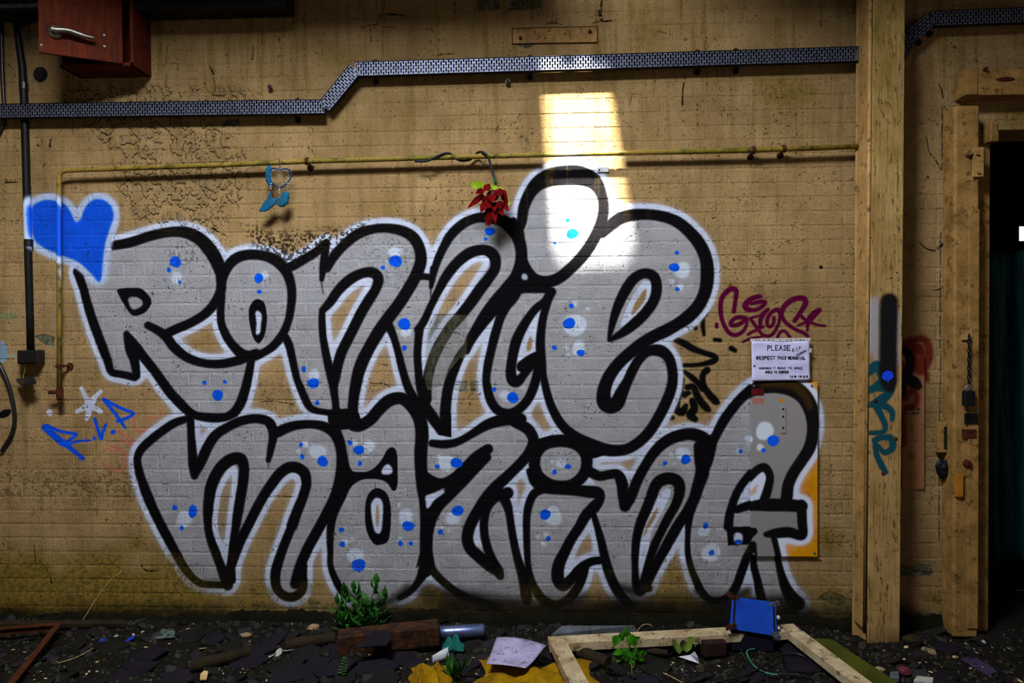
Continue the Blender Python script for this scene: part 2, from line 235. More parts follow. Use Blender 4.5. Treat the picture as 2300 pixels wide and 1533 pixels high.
HOLES = [   # counters that stay unpainted or show only the white inner line
 ('A1', [(1310,1212),(1430,1160),(1560,1078),(1670,1000),(1688,1100),(1730,1225),(1822,1350),(1740,1388),(1600,1372),(1450,1312)]),
 ('B2', [(60,30),(130,5),(290,-105),(330,20),(345,110),(385,220),(435,340),(480,420),(640,470),(500,490),(400,505),(300,560),(270,592),(215,490),(150,445),(60,430),(-20,440),(10,300),(40,150)]),
 ('A2', [(615,1045),(690,930),(760,860),(860,790),(930,765),(985,778),(985,820),(930,930),(860,1060),(800,1180),(740,1300),(705,1400),(685,1480),(665,1420),(640,1300),(620,1170)]),
 ('B2', [(1082,-185),(1110,-80),(1150,60),(1200,190),(1225,270),(1130,262),(1050,300),(990,370),(935,445),(890,390),(890,230),(930,60),(1000,-70)]),
 ('A2', [(1385,1110),(1430,1010),(1490,880),(1560,770),(1660,665),(1770,595),(1850,598),(1866,660),(1790,780),(1700,910),(1610,1035),(1520,1150),(1455,1270),(1410,1390),(1380,1530),(1365,1590),(1345,1500),(1348,1350),(1362,1220)]),
 ('A3', [(60,1000),(20,1080),(0,1190),(-30,1290),(-52,1430),(-58,1540),(-50,1620),(-20,1740),(15,1810),(-80,1870),(-200,1940),(-290,1990),(-300,1900),(-290,1760),(-260,1600),(-230,1490),(-165,1340),(-110,1210),(-30,1090)]),
 ('B2', [(1372,430),(1425,500),(1475,600),(1520,625),(1600,615),(1760,540),(1890,450),(1890,485),(1740,570),(1620,632),(1530,645),(1432,634)]),
 ('B3', [(400,222),(418,330),(460,450),(530,598),(515,618),(380,632),(398,560),(370,492),(305,462),(237,450),(300,392),(362,312)]),
 ('B3', [(280,800),(312,870),(392,998),(336,1050),(292,1140),(262,1250),(258,1380),(262,1500),(282,1590),(292,1640),(250,1650),(225,1560),(200,1350),(190,1150),(170,1030),(105,982),(190,900),(240,850)]),
 ('B3', [(752,1215),(790,1300),(842,1465),(812,1490),(740,1470),(650,1520),(590,1610),(575,1590),(600,1500),(660,1380)]),
 ('B1', [(1612,1240),(1640,1075),(1700,930),(1775,838),(1815,870),(1812,1050),(1784,1250),(1760,1400),(1740,1540),(1722,1640),(1690,1560),(1640,1440),(1616,1330)]),
 ('C2', [(1192,88),(1214,130),(1210,260),(1222,420),(1262,560),(1290,640),(1120,740),(1020,690),(1000,560),(1020,400),(1060,270),(1130,180)]),
 ('B1', [(1498,462),(1560,478),(1760,482),(1700,530),(1630,590),(1570,680),(1520,790),(1500,850),(1488,800),(1492,650)]),
 ('B3', [(1352,1008),(1386,1040),(1350,1130),(1280,1260),(1232,1370),(1216,1500),(1200,1600),(1180,1650),(1145,1630),(1140,1500),(1165,1350),(1225,1190),(1285,1080)]),
 ('B3', [(1890,1165),(1915,1070),(1965,965),(2040,880),(2085,875),(2102,930),(2075,1040),(2030,1115),(1960,1140)]),
 ('A3', [(352,1045),(385,1050),(350,1180),(348,1300),(320,1370),(250,1428),(228,1420),(245,1330),(280,1210)]),
 ('A3', [(1110,1340),(1095,1390),(1060,1470),(1010,1590),(970,1670),(905,1690),(895,1640),(920,1540),(980,1450),(1060,1370)]),
 ('A3', [(998,1132),(1040,1010),(1095,900),(1165,800),(1215,788),(1242,830),(1225,920),(1150,1020),(1060,1105),(1010,1140)]),
 ('B2', [(1780,1225),(1800,1230),(1792,1350),(1815,1445),(1780,1450),(1745,1390),(1742,1310)]),
 ('C3', [(612,0),(678,0),(690,120),(715,190),(690,215),(630,165)]),
 ('C4', [(1335,500),(1378,600),(1350,660),(1290,640)]),
]
WHITE_POLYS = [   # small solid white marks
 ('A2', [(80,1030),(104,1014),(130,1050),(122,1130),(115,1185),(84,1192),(88,1110)]),
 ('B2', [(1005,1080),(1052,1110),(1056,1220),(1045,1330),(1020,1356),(990,1330),(970,1230),(965,1130)]),
 ('B2', [(1380,1070),(1440,1045),(1500,1022),(1528,1040),(1450,1100),(1415,1150),(1390,1162),(1385,1120)]),
 ('B2', [(1050,860),(1092,822),(1125,850),(1128,890),(1090,905),(1050,898)]),
 ('B3', [(1870,1360),(1900,1345),(1935,1365),(1930,1420),(1900,1435),(1868,1410)]),
 ('A1', [(980,922),(1040,908),(1090,940),(1078,982),(1012,1002)]),
]
TAN_POLYS = [   # unpainted slivers inside white counters
 ('A3', [(1152,900),(1196,842),(1188,930),(1130,1010),(1082,1052),(1108,965)]),
 ('A3', [(300,1230),(318,1210),(322,1300),(282,1322)]),
 ('B2', [(1008,1130),(1028,1180),(1026,1260),(1012,1310),(1000,1230)]),
 ('B3', [(1290,1150),(1265,1240),(1205,1330),(1178,1390),(1190,1310),(1250,1200)]),
]
BLUES = {'A1': [(1342,640,44,42),(1292,702,18,18),(1375,795,13,14)],
 'A2': [(105,765,35,36),(110,868,17,17),(1152,635,53,42),(1057,683,17,16),(1220,1115,48,44),(1220,1298,18,20),(1875,408,42,30),(1843,466,14,14),(450,1460,18,22)],
 'A3': [(632,425,48,38),(597,322,17,17),(498,498,10,10),(1412,682,42,30),(1433,570,16,16),(1435,848,16,16),(625,977,19,18),(607,1110,46,42),(495,1296,18,18),(697,1336,30,26)],
 'B1': [(1665,297,42,40),(1563,200,17,16),(1720,195,15,15),(1475,1185,33,48),(1338,1157,20,20),(1390,1313,17,18)],
 'B2': [(523,205,43,40),(553,355,17,17),(595,803,40,40),(430,675,16,16),(438,768,16,20),(872,716,40,36),(803,660,19,19),(880,818,17,20),(1620,815,46,38),(1472,842,18,18),(1628,1180,44,40),(1496,1342,20,20),(1250,1297,45,38),(1190,1430,18,22),(1270,1430,17,17),(738,1327,20,20),(745,1437,22,22)],
 'B3': [(177,315,44,40),(33,253,17,17),(600,843,24,18),(495,885,17,19),(425,1210,42,38),(447,1394,18,20),(1500,788,37,36),(1340,817,17,17),(1920,725,15,14),(1652,1295,20,24),(1697,1500,21,21)],
 'B4': [(115,640,48,40),(42,713,17,17)], 'C2': [(1500,385,65,65)], 'C4': [(1210,158,40,20)]}
BUBBLES = {'A3': [(650,1125,88,88),(680,1300,48,60),(1470,705,60,65),(655,960,18,18),(748,997,16,12),(588,1300,18,18),(600,1350,12,12),(1460,830,25,25),(1395,790,18,18),(570,450,35,40),(267,755,24,26)],
 'A2': [(1232,1180,42,36),(1150,565,55,36),(150,740,30,30)],
 'B1': [(1410,1245,62,60)],
 'B2': [(555,725,66,56),(950,685,45,46),(840,660,25,26),(528,145,45,50),(1545,815,66,58),(1495,763,20,20),(1590,1240,54,52),(1230,1230,56,68),(1180,1135,18,18),(1505,1303,14,14),(1558,1335,16,14),(765,1415,28,28),(825,1390,15,15),(1190,1395,22,20),(460,670,28,28),(408,725,18,18)],
 'B3': [(118,300,46,40),(545,820,36,36),(478,805,16,16),(485,865,14,14),(487,1220,66,72),(368,1378,15,18),(428,1365,18,18),(412,1433,18,20),(1478,745,55,52),(1388,752,16,16),(1412,820,12,12),(1895,718,18,20),(1975,630,28,28),(1640,1338,48,38),(1693,1500,70,70),(1690,1255,10,10)],
 'B4': [(50,565,70,68),(15,690,28,26)], 'C2': [(1470,300,86,80)], 'A1': [(1350,760,42,44)]}
MAGENTA = [
 [(480,570,84),(500,420,84),(525,260,90),(510,170,100),(440,150,104),(340,210,100),(265,310,96),(235,430,92),(235,560,92),(255,700,84),(310,840,84),(380,950,84),(470,1000,84),(560,990,84),(650,930,76),(705,840,66),(720,740,66),(690,700,100),(600,675,90),(510,690,84),(430,760,84),(430,815,84),(520,820,84),(620,780,84),(700,720,84)],
 [(965,290,84),(860,310,100),(760,370,110),(690,450,120),(720,520,110),(820,545,84),(930,520,84),(1020,460,84),(1055,400,84),(1000,385,84),(900,400,84),(800,430,60)],
 [(740,990,60),(850,930,64),(950,880,70),(1020,850,60)],[(780,700,70),(840,780,70),(900,860,66),(950,930,66),(1000,990,66),(1080,1020,70),(1160,1010,70),(1230,940,70),(1280,850,70),(1320,740,70),(1335,620,80),(1310,550,100),(1250,540,84),(1170,590,80),(1110,680,80),(1090,780,70),(1130,850,70),(1190,820,70),(1220,740,70),(1215,680,70)],
 [(820,680,56),(930,650,50),(990,620,50)],[(1110,530,70),(1040,600,90),(985,680,100),(965,780,80),(960,860,70)],
 [(1600,740,90),(1670,640,92),(1750,520,100),(1800,420,110),(1780,340,110),(1690,320,104),(1570,350,104),(1450,430,104),(1380,530,104),(1360,640,90),(1420,750,80),(1520,840,74),(1640,910,72),(1760,960,72),(1840,1020,70)],
 [(2060,540,90),(1980,600,130),(1890,700,130),(1850,780,100),(1840,860,60),(1835,920,50)],[(1670,820,56),(1780,780,60),(1860,750,60)],[(1730,660,70),(1820,740,70),(1920,780,60),(2040,820,52),(2160,835,52)],
 [(1280,1060,60),(1320,970,66),(1390,925,66),(1450,960,60),(1510,1040,66)],[(165,800,70),(165,850,76)],[(650,1130,50),(780,1070,60),(1000,1030,40)]]
KTAG = [
 [(500,80,50),(510,100,40)],[(465,130,58),(465,250,58),(478,360,46)],[(340,230,60),(370,280,50)],
 [(110,430,70),(220,480,90),(340,550,84),(480,600,70),(600,640,76),(640,680,70),(580,720,80),(460,750,62),(340,765,56),(220,765,56)],
 [(620,425,50),(690,435,56)],[(840,540,70),(890,570,60)],
 [(520,830,90),(470,880,80),(460,970,80),(480,1050,84),(540,1140,90),(620,1230,96),(660,1260,60)],
 [(220,850,50),(310,920,76),(400,1000,76),(460,1080,80)],[(200,950,50),(170,1020,90),(140,1120,110),(120,1240,90),(120,1350,90),(190,1380,110),(240,1300,60)],
 [(260,1060,80),(340,1050,80),(380,1150,90),(430,1240,96),(510,1330,90),(550,1360,50)],[(220,1150,90),(280,1130,60)],
 [(330,1240,90),(350,1340,100),(300,1420,110),(360,1480,80)],[(0,1440,80),(60,1460,60)]]
RIP = [[(290,715,110),(420,830,116),(560,950,120),(660,1010,90),(780,1110,76),(905,1215,70)],[(330,690,70),(450,745,60),(600,790,54),(790,820,56),(760,870,50),(640,950,60)],
 [(690,975,50),(850,935,42),(1020,925,38)],[(1095,580,56),(1130,690,60),(1200,890,64),(1220,810,60),(1280,670,50)],[(1092,890,64),(1094,892,64)],[(1390,790,76),(1400,785,76)],
 [(1245,265,76),(1340,380,60),(1430,500,60),(1500,590,60),(1560,680,50),(1585,720,46)],[(1260,270,60),(1400,345,56),(1560,420,56),(1710,480,60),(1690,520,56),(1580,580,56),(1470,615,60)]]
STAR = [[(880,80,60),(960,240,90),(1020,340,150)],[(1200,130,60),(1090,240,90),(1030,340,150)],[(810,460,70),(920,400,80),(1020,350,140)],[(1190,460,80),(1100,400,90),(1020,350,140)],[(970,580,60),(1000,470,100),(1020,350,140)],[(365,470,100),(370,490,90)]]
PINK = [[(1280,1320,30),(1380,1380,30),(1480,1430,32),(1570,1390,32),(1605,1320,30),(1580,1250,30),(1520,1200,26)],[(1210,1230,26),(1215,1180,20)],[(1220,1100,26),(1300,1050,28),(1360,1080,28),(1410,1120,28)],[(1320,985,34),(1430,1040,44),(1540,1090,44),(1640,1175,28)],
 [(1470,1010,26),(1500,930,26),(1550,910,30),(1620,960,28),(1700,1010,26)],[(1440,760,28),(1550,820,32),(1650,890,34),(1740,940,34),(1820,880,30),(1830,800,26)],
 [(1710,550,36),(1730,640,42),(1750,730,40),(1800,780,36),(1900,770,30),(1960,710,30),(1970,600,24)],[(1730,560,30),(1810,520,30)],[(1920,540,16),(2000,560,18),(2110,555,22),(2170,500,24),(2150,440,24)],[(2040,320,18),(2050,400,18)],[(1800,330,16),(1840,325,16)]]
HEART = [(245,225),(300,180),(360,165),(430,175),(500,205),(545,270),(575,330),(610,320),(650,230),(700,172),(770,160),(840,200),(870,285),(840,385),(805,500),(788,620),(766,792),(690,722),(600,642),(500,600),(420,570),(330,530),(262,465),(243,350)]
def paint_wall(res=440):
    c = Canvas(-4.4, 3.3, -0.12, 3.60, res, 0.0)
    rs = np.random.RandomState(5)
    k = res/430.0
    R = lambda v: max(1, int(round(v*k)))
    # loose tags under the big piece
    m = c.zero()
    for s in KTAG: c.stroke(tp('K', [(x, y, w*1.12) for x, y, w in s]), 2.6, m)
    c.put(m, (6, 6, 6))
    m = c.zero()
    for s in MAGENTA: c.stroke(tp('M', s), 1.6, m)
    c.put(m, (92, 0, 52))
    m = c.zero()
    for s in PINK: c.stroke(tp('I', s), 1.2, m)
    c.put(m*(0.35+0.65*(rs.rand(c.H, c.W) > .3)), (214, 92, 98), 0.8)
    # side marks at the far left and red on the strip right of the pillar
    c.put(c.poly(tp('P', [(0,705),(36,703),(38,714),(2,718)]), False), (128, 140, 96), .9)
    c.put(box_blur(c.poly(tp('P', [(0,770),(8,768),(16,785),(14,806),(2,812)])), R(3)), (120, 170, 205), .9)
    c.put(c.poly(tp('P', [(12,797),(42,794),(42,804),(14,804)]), False), (160, 172, 150), .7)
    # silver, white halo, black
    S = c.zero()
    for parts in SILVER_POLYS:
        pts = []
        for t, q in parts: pts += tp(t, q)
        c.poly(pts, True, S, n=3)
    for t, q in HOLES: c.poly(tp(t, q), True, S, 0.0)
    K = c.zero()
    for t, q in STROKES: c.stroke(tp(t, q), 2.2, K)
    for t, q, sm in BLACK_POLYS: c.poly(tp(t, q), sm, K)
    K = box_blur(K, 1)
    U = np.maximum(S, K); B = U
    for _ in range(3): B = box_blur(B, R(8))
    halo = sstep(0.014, 0.13, B)
    hp = c.zero(); c.poly(tp('A1', HEART), True, hp)
    hb = hp
    for _ in range(3): hb = box_blur(hb, R(11))
    c.put(halo, WHITE)
    soft = U
    for _ in range(3): soft = box_blur(soft, R(16))
    c.put(sstep(.03, .35, soft)*.22, WHITE)
    c.put(S, SILVER)
    silver = S*(1-K)
    m = c.zero()
    for t, q in WHITE_POLYS[:5]: c.poly(tp(t, q), True, m)
    wp = box_blur(m, 2)
    m = c.zero()
    c.poly(tp(*WHITE_POLYS[5]), True, m); rsil = box_blur(m, 2)
    c.put(K, BLACK)
    c.put(wp, WHITE); c.put(rsil, SILVER); silver = np.maximum(silver, rsil)
    m = c.zero()
    for t, q in TAN_POLYS: c.poly(tp(t, q), True, m)
    c.a *= 1-box_blur(m, 2)
    m = c.zero()
    for t, L in BUBBLES.items():
        s = TILE[t][2]
        for (x, y, rx, ry) in L:
            (px, py), = tp(t, [(x, y)]); c.disc(px, py, rx/s, ry/s, out=m)
    m = box_blur(m, 2); c.put(m, (206, 218, 236), .86); silver *= 1-m
    m = c.zero()
    for t, L in BLUES.items():
        s = TILE[t][2]
        for (x, y, rx, ry) in L:
            (px, py), = tp(t, [(x, y)]); c.disc(px, py, rx/s, ry/s, out=m)
    m = box_blur(m, 1); c.put(m, BLUE); silver *= 1-m
    # olive thin spray over the panel at the top of the G
    c.put(c.stroke(tp('B4', [(40,205,60),(150,196,80),(260,215,80),(350,290,70),(395,380,50)]), 7), (56, 40, 4), .85)
    # heart
    c.put(sstep(.015, .15, hb), (188, 204, 234)); c.put(box_blur(box_blur(hp, 2), 2), (12, 86, 228)); silver *= 1-sstep(.02, .2, hb)
    m = c.zero()
    for s in STAR: c.stroke(tp('I', s), 1.8, m)
    c.put(m, (206, 212, 236), .95)
    m = c.zero()
    for s in RIP: c.stroke(tp('I', s), 1.5, m)
    c.put(m, (4, 84, 234))
    # red and black marks on the wall right of the pillar
    m = c.zero()
    for s in ([(340,450,50),(430,430,60),(500,420,60),(540,480,70),(540,580,70),(480,660,90),(430,600,80),(400,520,80),(470,500,80),(500,620,70),(530,740,40)],[(330,460,60),(420,470,80)],[(345,890,50),(400,820,60),(440,870,50),(420,940,50),(350,950,50)],[(335,980,40),(335,1080,50),(340,1240,50)],[(330,640,80),(340,690,60)]):
        c.stroke(tp('L', s), 5, m)
    c.put(m, (112, 8, 12), .9); c.put(c.stroke(tp('L', [(395,1335,40),(398,1337,40)]), 9), (100, 14, 10), .6)
    m = c.zero()
    for s in ([(330,500,60),(375,540,70),(385,640,70),(360,720,90),(420,760,90),(450,790,60)],[(335,720,70),(335,860,40)]): c.stroke(tp('L', s), 2.5, m)
    c.put(m, (12, 10, 14))
    for cov in (c.stroke(tp('L', [(395,1080,5),(412,1150,5)]), 1), c.stroke(tp('L', [(405,1205,5),(432,1222,5),(437,1185,4)]), 1, smooth=False)): c.put(cov, (20, 16, 12), .8)
    m = c.zero()
    for t, s in (('C3', [(480,690,70),(700,780,80),(950,840,70),(1250,780,90),(1500,770,80),(1720,690,70)]), ('C4', [(40,600,70),(200,640,90),(330,600,70)]), ('C4', [(800,640,60),(950,740,70),(1150,700,80),(1300,640,70)]), ('C4', [(1500,740,60),(1640,760,110),(1760,840,120)]), ('C2', [(1350,640,60),(1550,760,60),(1800,740,60),(1980,600,60)])):
        c.stroke(tp(t, s), 10, m)
    for s in ([(960,1330,40),(1100,1368,60),(1300,1372,50),(1480,1362,50),(1600,1370,60),(1760,1372,70)],): c.stroke(tp('P', s), 16, m)
    c.put(box_blur(m, R(5)), (14, 12, 15), .80); silver *= 1-.7*m
    c.put(c.stroke(tp('P', [(2,932,14),(12,928,18),(20,923,10)]), 1.5), (12, 12, 14))
    c.silver = silver; c.halo = halo; c.U = U
    return c
def paint_pillar(y):
    a, b = P(1935, 700, y), P(2040, 1100, y)
    c = Canvas(a[0]-.03, b[0]+.04, 0.5, 2.0, 520, y)
    c.put(box_blur(box_blur(c.poly(tp('L', [(55,150),(150,100),(160,300),(150,620),(100,540),(60,430)])), 6), 6), (150, 150, 158), .9)
    c.put(c.stroke(tp('L', [(305,200,20),(300,420,22),(300,620,18)]), 6), (180, 196, 225), .7)
    m = c.zero()
    for s in ([(60,690,70),(140,630,80),(170,700,60)],[(60,830,60),(130,800,70),(200,780,120),(240,830,70),(170,900,80),(80,940,46)],[(130,930,80),(200,945,60),(255,990,50),(258,1050,40)],[(140,960,60),(180,1040,50),(205,1110,46),(180,1150,42),(90,1155,40)],[(120,1215,50),(180,1190,50),(250,1200,56),(260,1270,56),(200,1310,46),(150,1260,40)],[(125,1220,44),(135,1320,48),(175,1410,52),(205,1460,46)]): c.stroke(tp('L', s), 2.5, m)
    c.put(m, (4, 66, 78))
    c.put(c.stroke(tp('L', [(235,130,140),(230,250,142),(228,400,138),(226,600,138),(232,740,138),(238,790,90)]), 6), (12, 12, 18))
    c.put(c.disc(*tp('L', [(222,708)])[0], 13, 11, out=None), (14, 70, 232)); c.put(c.stroke(tp('L', [(224,720,14),(226,760,8)]), 1), (14, 70, 232))
    return c

def vnoise(H, W, cell, rs, octs=3, ax=1.0):
    """smooth value noise, cell in canvas pixels; ax stretches it along the height"""
    out = np.zeros((H, W), np.float32); amp = 1.0; tot = 0
    for o in range(octs):
        cx, cz = max(2.0, cell), max(2.0, cell*ax)
        g = rs.rand(int(H/cz)+3, int(W/cx)+3).astype(np.float32)
        y = np.arange(H)/cz; x = np.arange(W)/cx; yi = y.astype(int); xi = x.astype(int)
        fy = (y-yi)[:, None].astype(np.float32); fx = (x-xi)[None].astype(np.float32); fy = fy*fy*(3-2*fy); fx = fx*fx*(3-2*fx)
        a = g[yi][:, xi]; b = g[yi][:, xi+1]; c_ = g[yi+1][:, xi]; d = g[yi+1][:, xi+1]
        out += amp*((a*(1-fx)+b*fx)*(1-fy)+(c_*(1-fx)+d*fx)*fy); tot += amp; amp *= .55; cell /= 2.1
    return out/tot
CRACKS = [('T2', [(50,130,7),(50,235,8)]),('T2', [(365,130,7),(365,225,7)]),('T2', [(130,240,9),(130,345,9)]),('T2', [(70,350,6),(62,460,7)]),('T2', [(962,225,14),(965,320,10)]),('T2', [(1610,0,10),(1608,100,8)]),
 ('T2', [(1050,118,6),(1110,108,26),(1240,120,4)]),('T2', [(890,210,12),(960,195,12),(1020,180,12),(1030,100,8)]),('T2', [(1060,205,8),(1140,208,8)]),('T2', [(1430,425,5),(1520,415,20),(1610,410,8)]),
 ('T3', [(860,0,14),(850,60,28),(845,110,40),(870,160,30),(970,153,6)]),('T3', [(770,190,7),(830,165,7),(870,165,8)]),('T3', [(510,100,6),(512,170,14)]),('T3', [(430,178,6),(500,175,12),(555,190,6)]),('T3', [(1090,720,5),(1070,800,5)]),('T3', [(680,640,6),(690,690,6)]),('T3', [(1030,715,5),(1160,720,5)]),('T3', [(1050,940,6),(1095,990,4)]),('T3', [(1270,240,8),(1330,250,6),(1410,270,4)]),('T3', [(1500,570,16),(1480,680,14),(1476,800,20)]),
 ('T1', [(1290,330,7),(1275,400,6),(1278,480,7),(1350,485,7),(1362,540,8)]),('T1', [(1930,350,7),(1925,460,8)]),('T1', [(1600,500,7),(1630,560,24),(1635,600,10),(1650,680,8)]),('T1', [(1275,580,6),(1270,690,7),(1330,700,6)]),('T1', [(60,490,7),(100,540,10),(120,595,6)]),('T1', [(390,1060,10),(380,1110,30),(390,1130,8)]),('T1', [(770,1010,14),(830,1040,20),(835,1080,14)]),('T1', [(920,1050,20),(925,1055,20)]),('T1', [(560,900,6),(558,1040,6)]),('T1', [(320,1050,8),(315,1140,7)]),('T1', [(340,1255,16),(325,1280,6)]),
 ('A1', [(570,60,20),(578,110,10)]),('A1', [(1630,385,24),(1700,425,24),(1740,450,6)]),('A1', [(1168,880,30),(1170,885,30)]),('A4', [(1240,490,14),(1300,540,14),(1370,555,18),(1410,520,30),(1440,490,8)]),('A4', [(1410,420,10),(1405,850,10),(1405,1300,10)]),('A4', [(1340,860,5),(1400,850,16),(1440,820,5)]),('A4', [(490,680,36),(494,684,36)]),('A4', [(700,1270,16),(715,1275,10)]),('T4', [(1300,1050,10),(1320,1160,10),(1380,1240,14),(1410,1300,14)]),('T4', [(1420,830,14),(1420,1300,8)]),('T4', [(1390,640,8),(1420,700,14),(1425,750,12)]),('T4', [(1310,1355,26),(1312,1360,22)]),('T4', [(490,30,6),(490,200,10)]),
 ('B4', [(1410,0,8),(1398,600,8),(1395,1400,10)]),('B4', [(1340,640,6),(1380,635,5)]),('B2', [(960,210,8),(1060,210,12),(1110,240,6)]),('B2', [(1020,60,6),(1090,70,10)]),('B2', [(110,350,6),(200,345,10),(330,360,12),(380,380,6)]),('B2', [(140,1075,6),(260,1070,12),(390,1078,6)]),('C1', [(330,190,14),(340,300,12),(350,400,6)]),('C1', [(380,340,6),(470,450,12),(500,560,20)]),('C1', [(1380,390,30),(1430,440,26),(1540,440,14)]),('C1', [(950,380,10),(1000,365,8)]),('C5', [(100,340,26),(104,344,22)])]
BARE = [('A2', [(1450,1045),(1560,1040),(1696,1045),(1700,1250),(1690,1385),(1645,1365),(1560,1480),(1500,1600),(1400,1620),(1378,1530),(1384,1290),(1410,1120)]),('B2', [(1605,190),(1702,192),(1700,272),(1600,268)]),('B2', [(1726,190),(1785,190),(1788,272),(1724,270)]),
 ('T2', [(1775,-20),(1955,-20),(1950,60),(1940,76),(1785,80),(1778,40)]),('T3', [(165,-20),(400,-20),(395,60),(300,75),(138,80)]),('C5', [(180,640),(230,650),(335,690),(345,760),(270,790),(180,760),(80,705),(120,670)]),('C5', [(865,375),(960,400),(1060,370),(1180,385),(1200,480),(1060,492),(865,488)]),('T1', [(1690,935),(1740,910),(1830,915),(1830,970),(1750,965),(1700,980)]),('T3', [(185,338),(350,338),(280,375)]),
 ('C2', [(1000,760),(1100,740),(1130,760),(1060,800)]),('C2', [(440,770),(560,780),(500,830)]),('A1', [(262,1210),(330,1190),(420,1215),(400,1290),(320,1260)])]
def wall_masks(c):
    """R bare masonry, G moss, B grime with cracks and drawn flake shadows, A silver paint"""
    rs = np.random.RandomState(11); H, W = c.H, c.W
    n1 = vnoise(H, W, 60, rs, 4); n2 = vnoise(H, W, 12, rs, 3); n3 = vnoise(H, W, 5, rs, 2)
    bare = c.zero()
    for t, q in BARE: c.poly(tp(t, q), False, bare)
    bare = box_blur(bare, 1)
    def zone(pts, soft):
        m = c.poly(pts, True)
        for _ in range(3): m = box_blur(m, soft)
        return m
    flake = zone([(225,240),(420,255),(500,300),(560,360),(540,440),(500,500),(400,520),(300,470),(270,420),(250,330),(180,280)], 22)
    flake = np.maximum(flake, .8*zone([(160,195),(330,190),(560,200),(560,228),(330,232),(160,232)], 8))
    chips = sstep(.60, .66, n2*.75+n3*.25+.16*flake-.035)*sstep(.12, .5, flake)
    bare = np.maximum(bare, chips*.16)
    gr = c.zero()
    for t, q in CRACKS: c.stroke(tp(t, [(x, y, w*.72) for x, y, w in q]), 1.3, gr)
    gr *= sstep(.25, .46, n3)
    # mould band over the first letters, dirt low on the left, dirt specks everywhere
    mould = zone([(550,500),(620,520),(700,515),(760,510),(840,500),(800,540),(720,575),(640,600),(580,570)], 9)+zone([(380,540),(480,530),(520,580),(430,600),(380,590)], 12)*.6+zone([(800,500),(920,520),(930,640),(830,640)], 16)*.35
    low = zone([(-300,1030),(120,1040),(310,1060),(330,1110),(180,1130),(-300,1120)], 20)*.55+zone([(590,860),(720,860),(700,940),(600,935)], 12)*.35
    speck = sstep(.55, .66, n3*.78+n2*.22+.14*np.clip(mould+low, 0, 1)-.05)*np.clip(mould+low, 0, 1)
    tiny = sstep(.76, .83, n3*.75+n1*.25+.03)
    gr = np.maximum(gr, np.maximum(speck*.9, tiny*.7))
    flk_shadow = np.maximum(np.clip(np.roll(chips, -4, 0)-chips, 0, 1), .7*np.clip(np.roll(chips, -3, 1)-chips, 0, 1))  # flake shadows drawn as dark lines in the dirt mask
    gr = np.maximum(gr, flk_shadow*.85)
    z = (np.arange(H)/c.res+c.z0)[:, None]; x = (np.arange(W)/c.res+c.x0)[None]
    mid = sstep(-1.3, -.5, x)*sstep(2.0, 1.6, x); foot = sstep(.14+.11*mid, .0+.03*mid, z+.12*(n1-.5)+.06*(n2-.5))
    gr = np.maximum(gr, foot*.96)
    left = sstep(-1.2, -2.4, x)
    moss = sstep(.20, .85, (sstep(.62, .12, z)*(.35+.65*left)+(n1-.5)*1.1))*sstep(.75, .3, z)*.9
    moss *= 1-.75*c.U
    st = vnoise(H, W, 14, rs, 3, 14.0)
    moss = np.maximum(moss, sstep(.56, .75, st)*sstep(1.9, 3.2, z)*.55)
    for pts, k in (([(1700,170),(1800,180),(1850,210),(1790,240),(1720,235)], .8), ([(1430,10),(1480,0),(1490,110),(1440,110)], .5), ([(860,430),(890,430),(890,480),(850,480)], .5), ([(2260,240),(2300,230),(2300,290),(2250,280)], .8), ([(1840,1180),(1900,1200),(1890,1240),(1845,1235)], .8), ([(730,120),(810,120),(800,150),(740,150)], .5)):
        moss = np.maximum(moss, zone(pts, 10)*k*(.4+n2))
    return np.dstack([np.clip(bare, 0, 1), np.clip(moss, 0, 1), np.clip(gr, 0, 1), np.clip(c.silver, 0, 1)]).astype(np.float32)
# ---------------------------------------------------------------- camera, world, lights, exposure
SC_ = bpy.context.scene; COL = SC_.collection
cd = bpy.data.cameras.new('camera'); cam = bpy.data.objects.new('camera', cd); COL.objects.link(cam)
cd.sensor_width = 36.0; cd.lens = 36.0*FPX/2300.0; cd.clip_start = 0.05
mw = Matrix.Identity(4)
for i in range(3): mw[i][0], mw[i][1], mw[i][2], mw[i][3] = RGT[i], UPV[i], -FWD[i], CAM[i]
cam.matrix_world = mw; SC_.camera = cam
SC_.view_settings.view_transform = 'Standard'; SC_.view_settings.look = 'None'; SC_.view_settings.gamma = 1.0
SC_.view_settings.use_curve_mapping = False; SC_.view_settings.exposure = 0.40
wd = bpy.data.worlds.new('world'); SC_.world = wd; wd.use_nodes = True
wd.node_tree.nodes['Background'].inputs[0].default_value = (0.62, 0.78, 1.0, 1); wd.node_tree.nodes['Background'].inputs[1].default_value = 0.07
SUN_DIR = Vector((0.16, 1.0, -1.5)).normalized()
def light(name, kind, loc, direction, energy, color, **kw):
    d = bpy.data.lights.new(name, kind); d.energy = energy; d.color = color
    for k, v in kw.items(): setattr(d, k, v)
    o = bpy.data.objects.new(name, d); COL.objects.link(o); o.location = loc
    o.rotation_euler = Vector(direction).to_track_quat('-Z', 'Y').to_euler(); return o
light('sun', 'SUN', (-1, -6, 9), SUN_DIR, 70.0, (1.0, 0.95, 0.86), angle=math.radians(4.2))
light('roof_light', 'AREA', (-0.95, -2.75, 4.6), (0.35, 2.7, -3.0), 200.0, (0.93, 0.96, 1.0), shape='RECTANGLE', size=1.3, size_y=0.8)
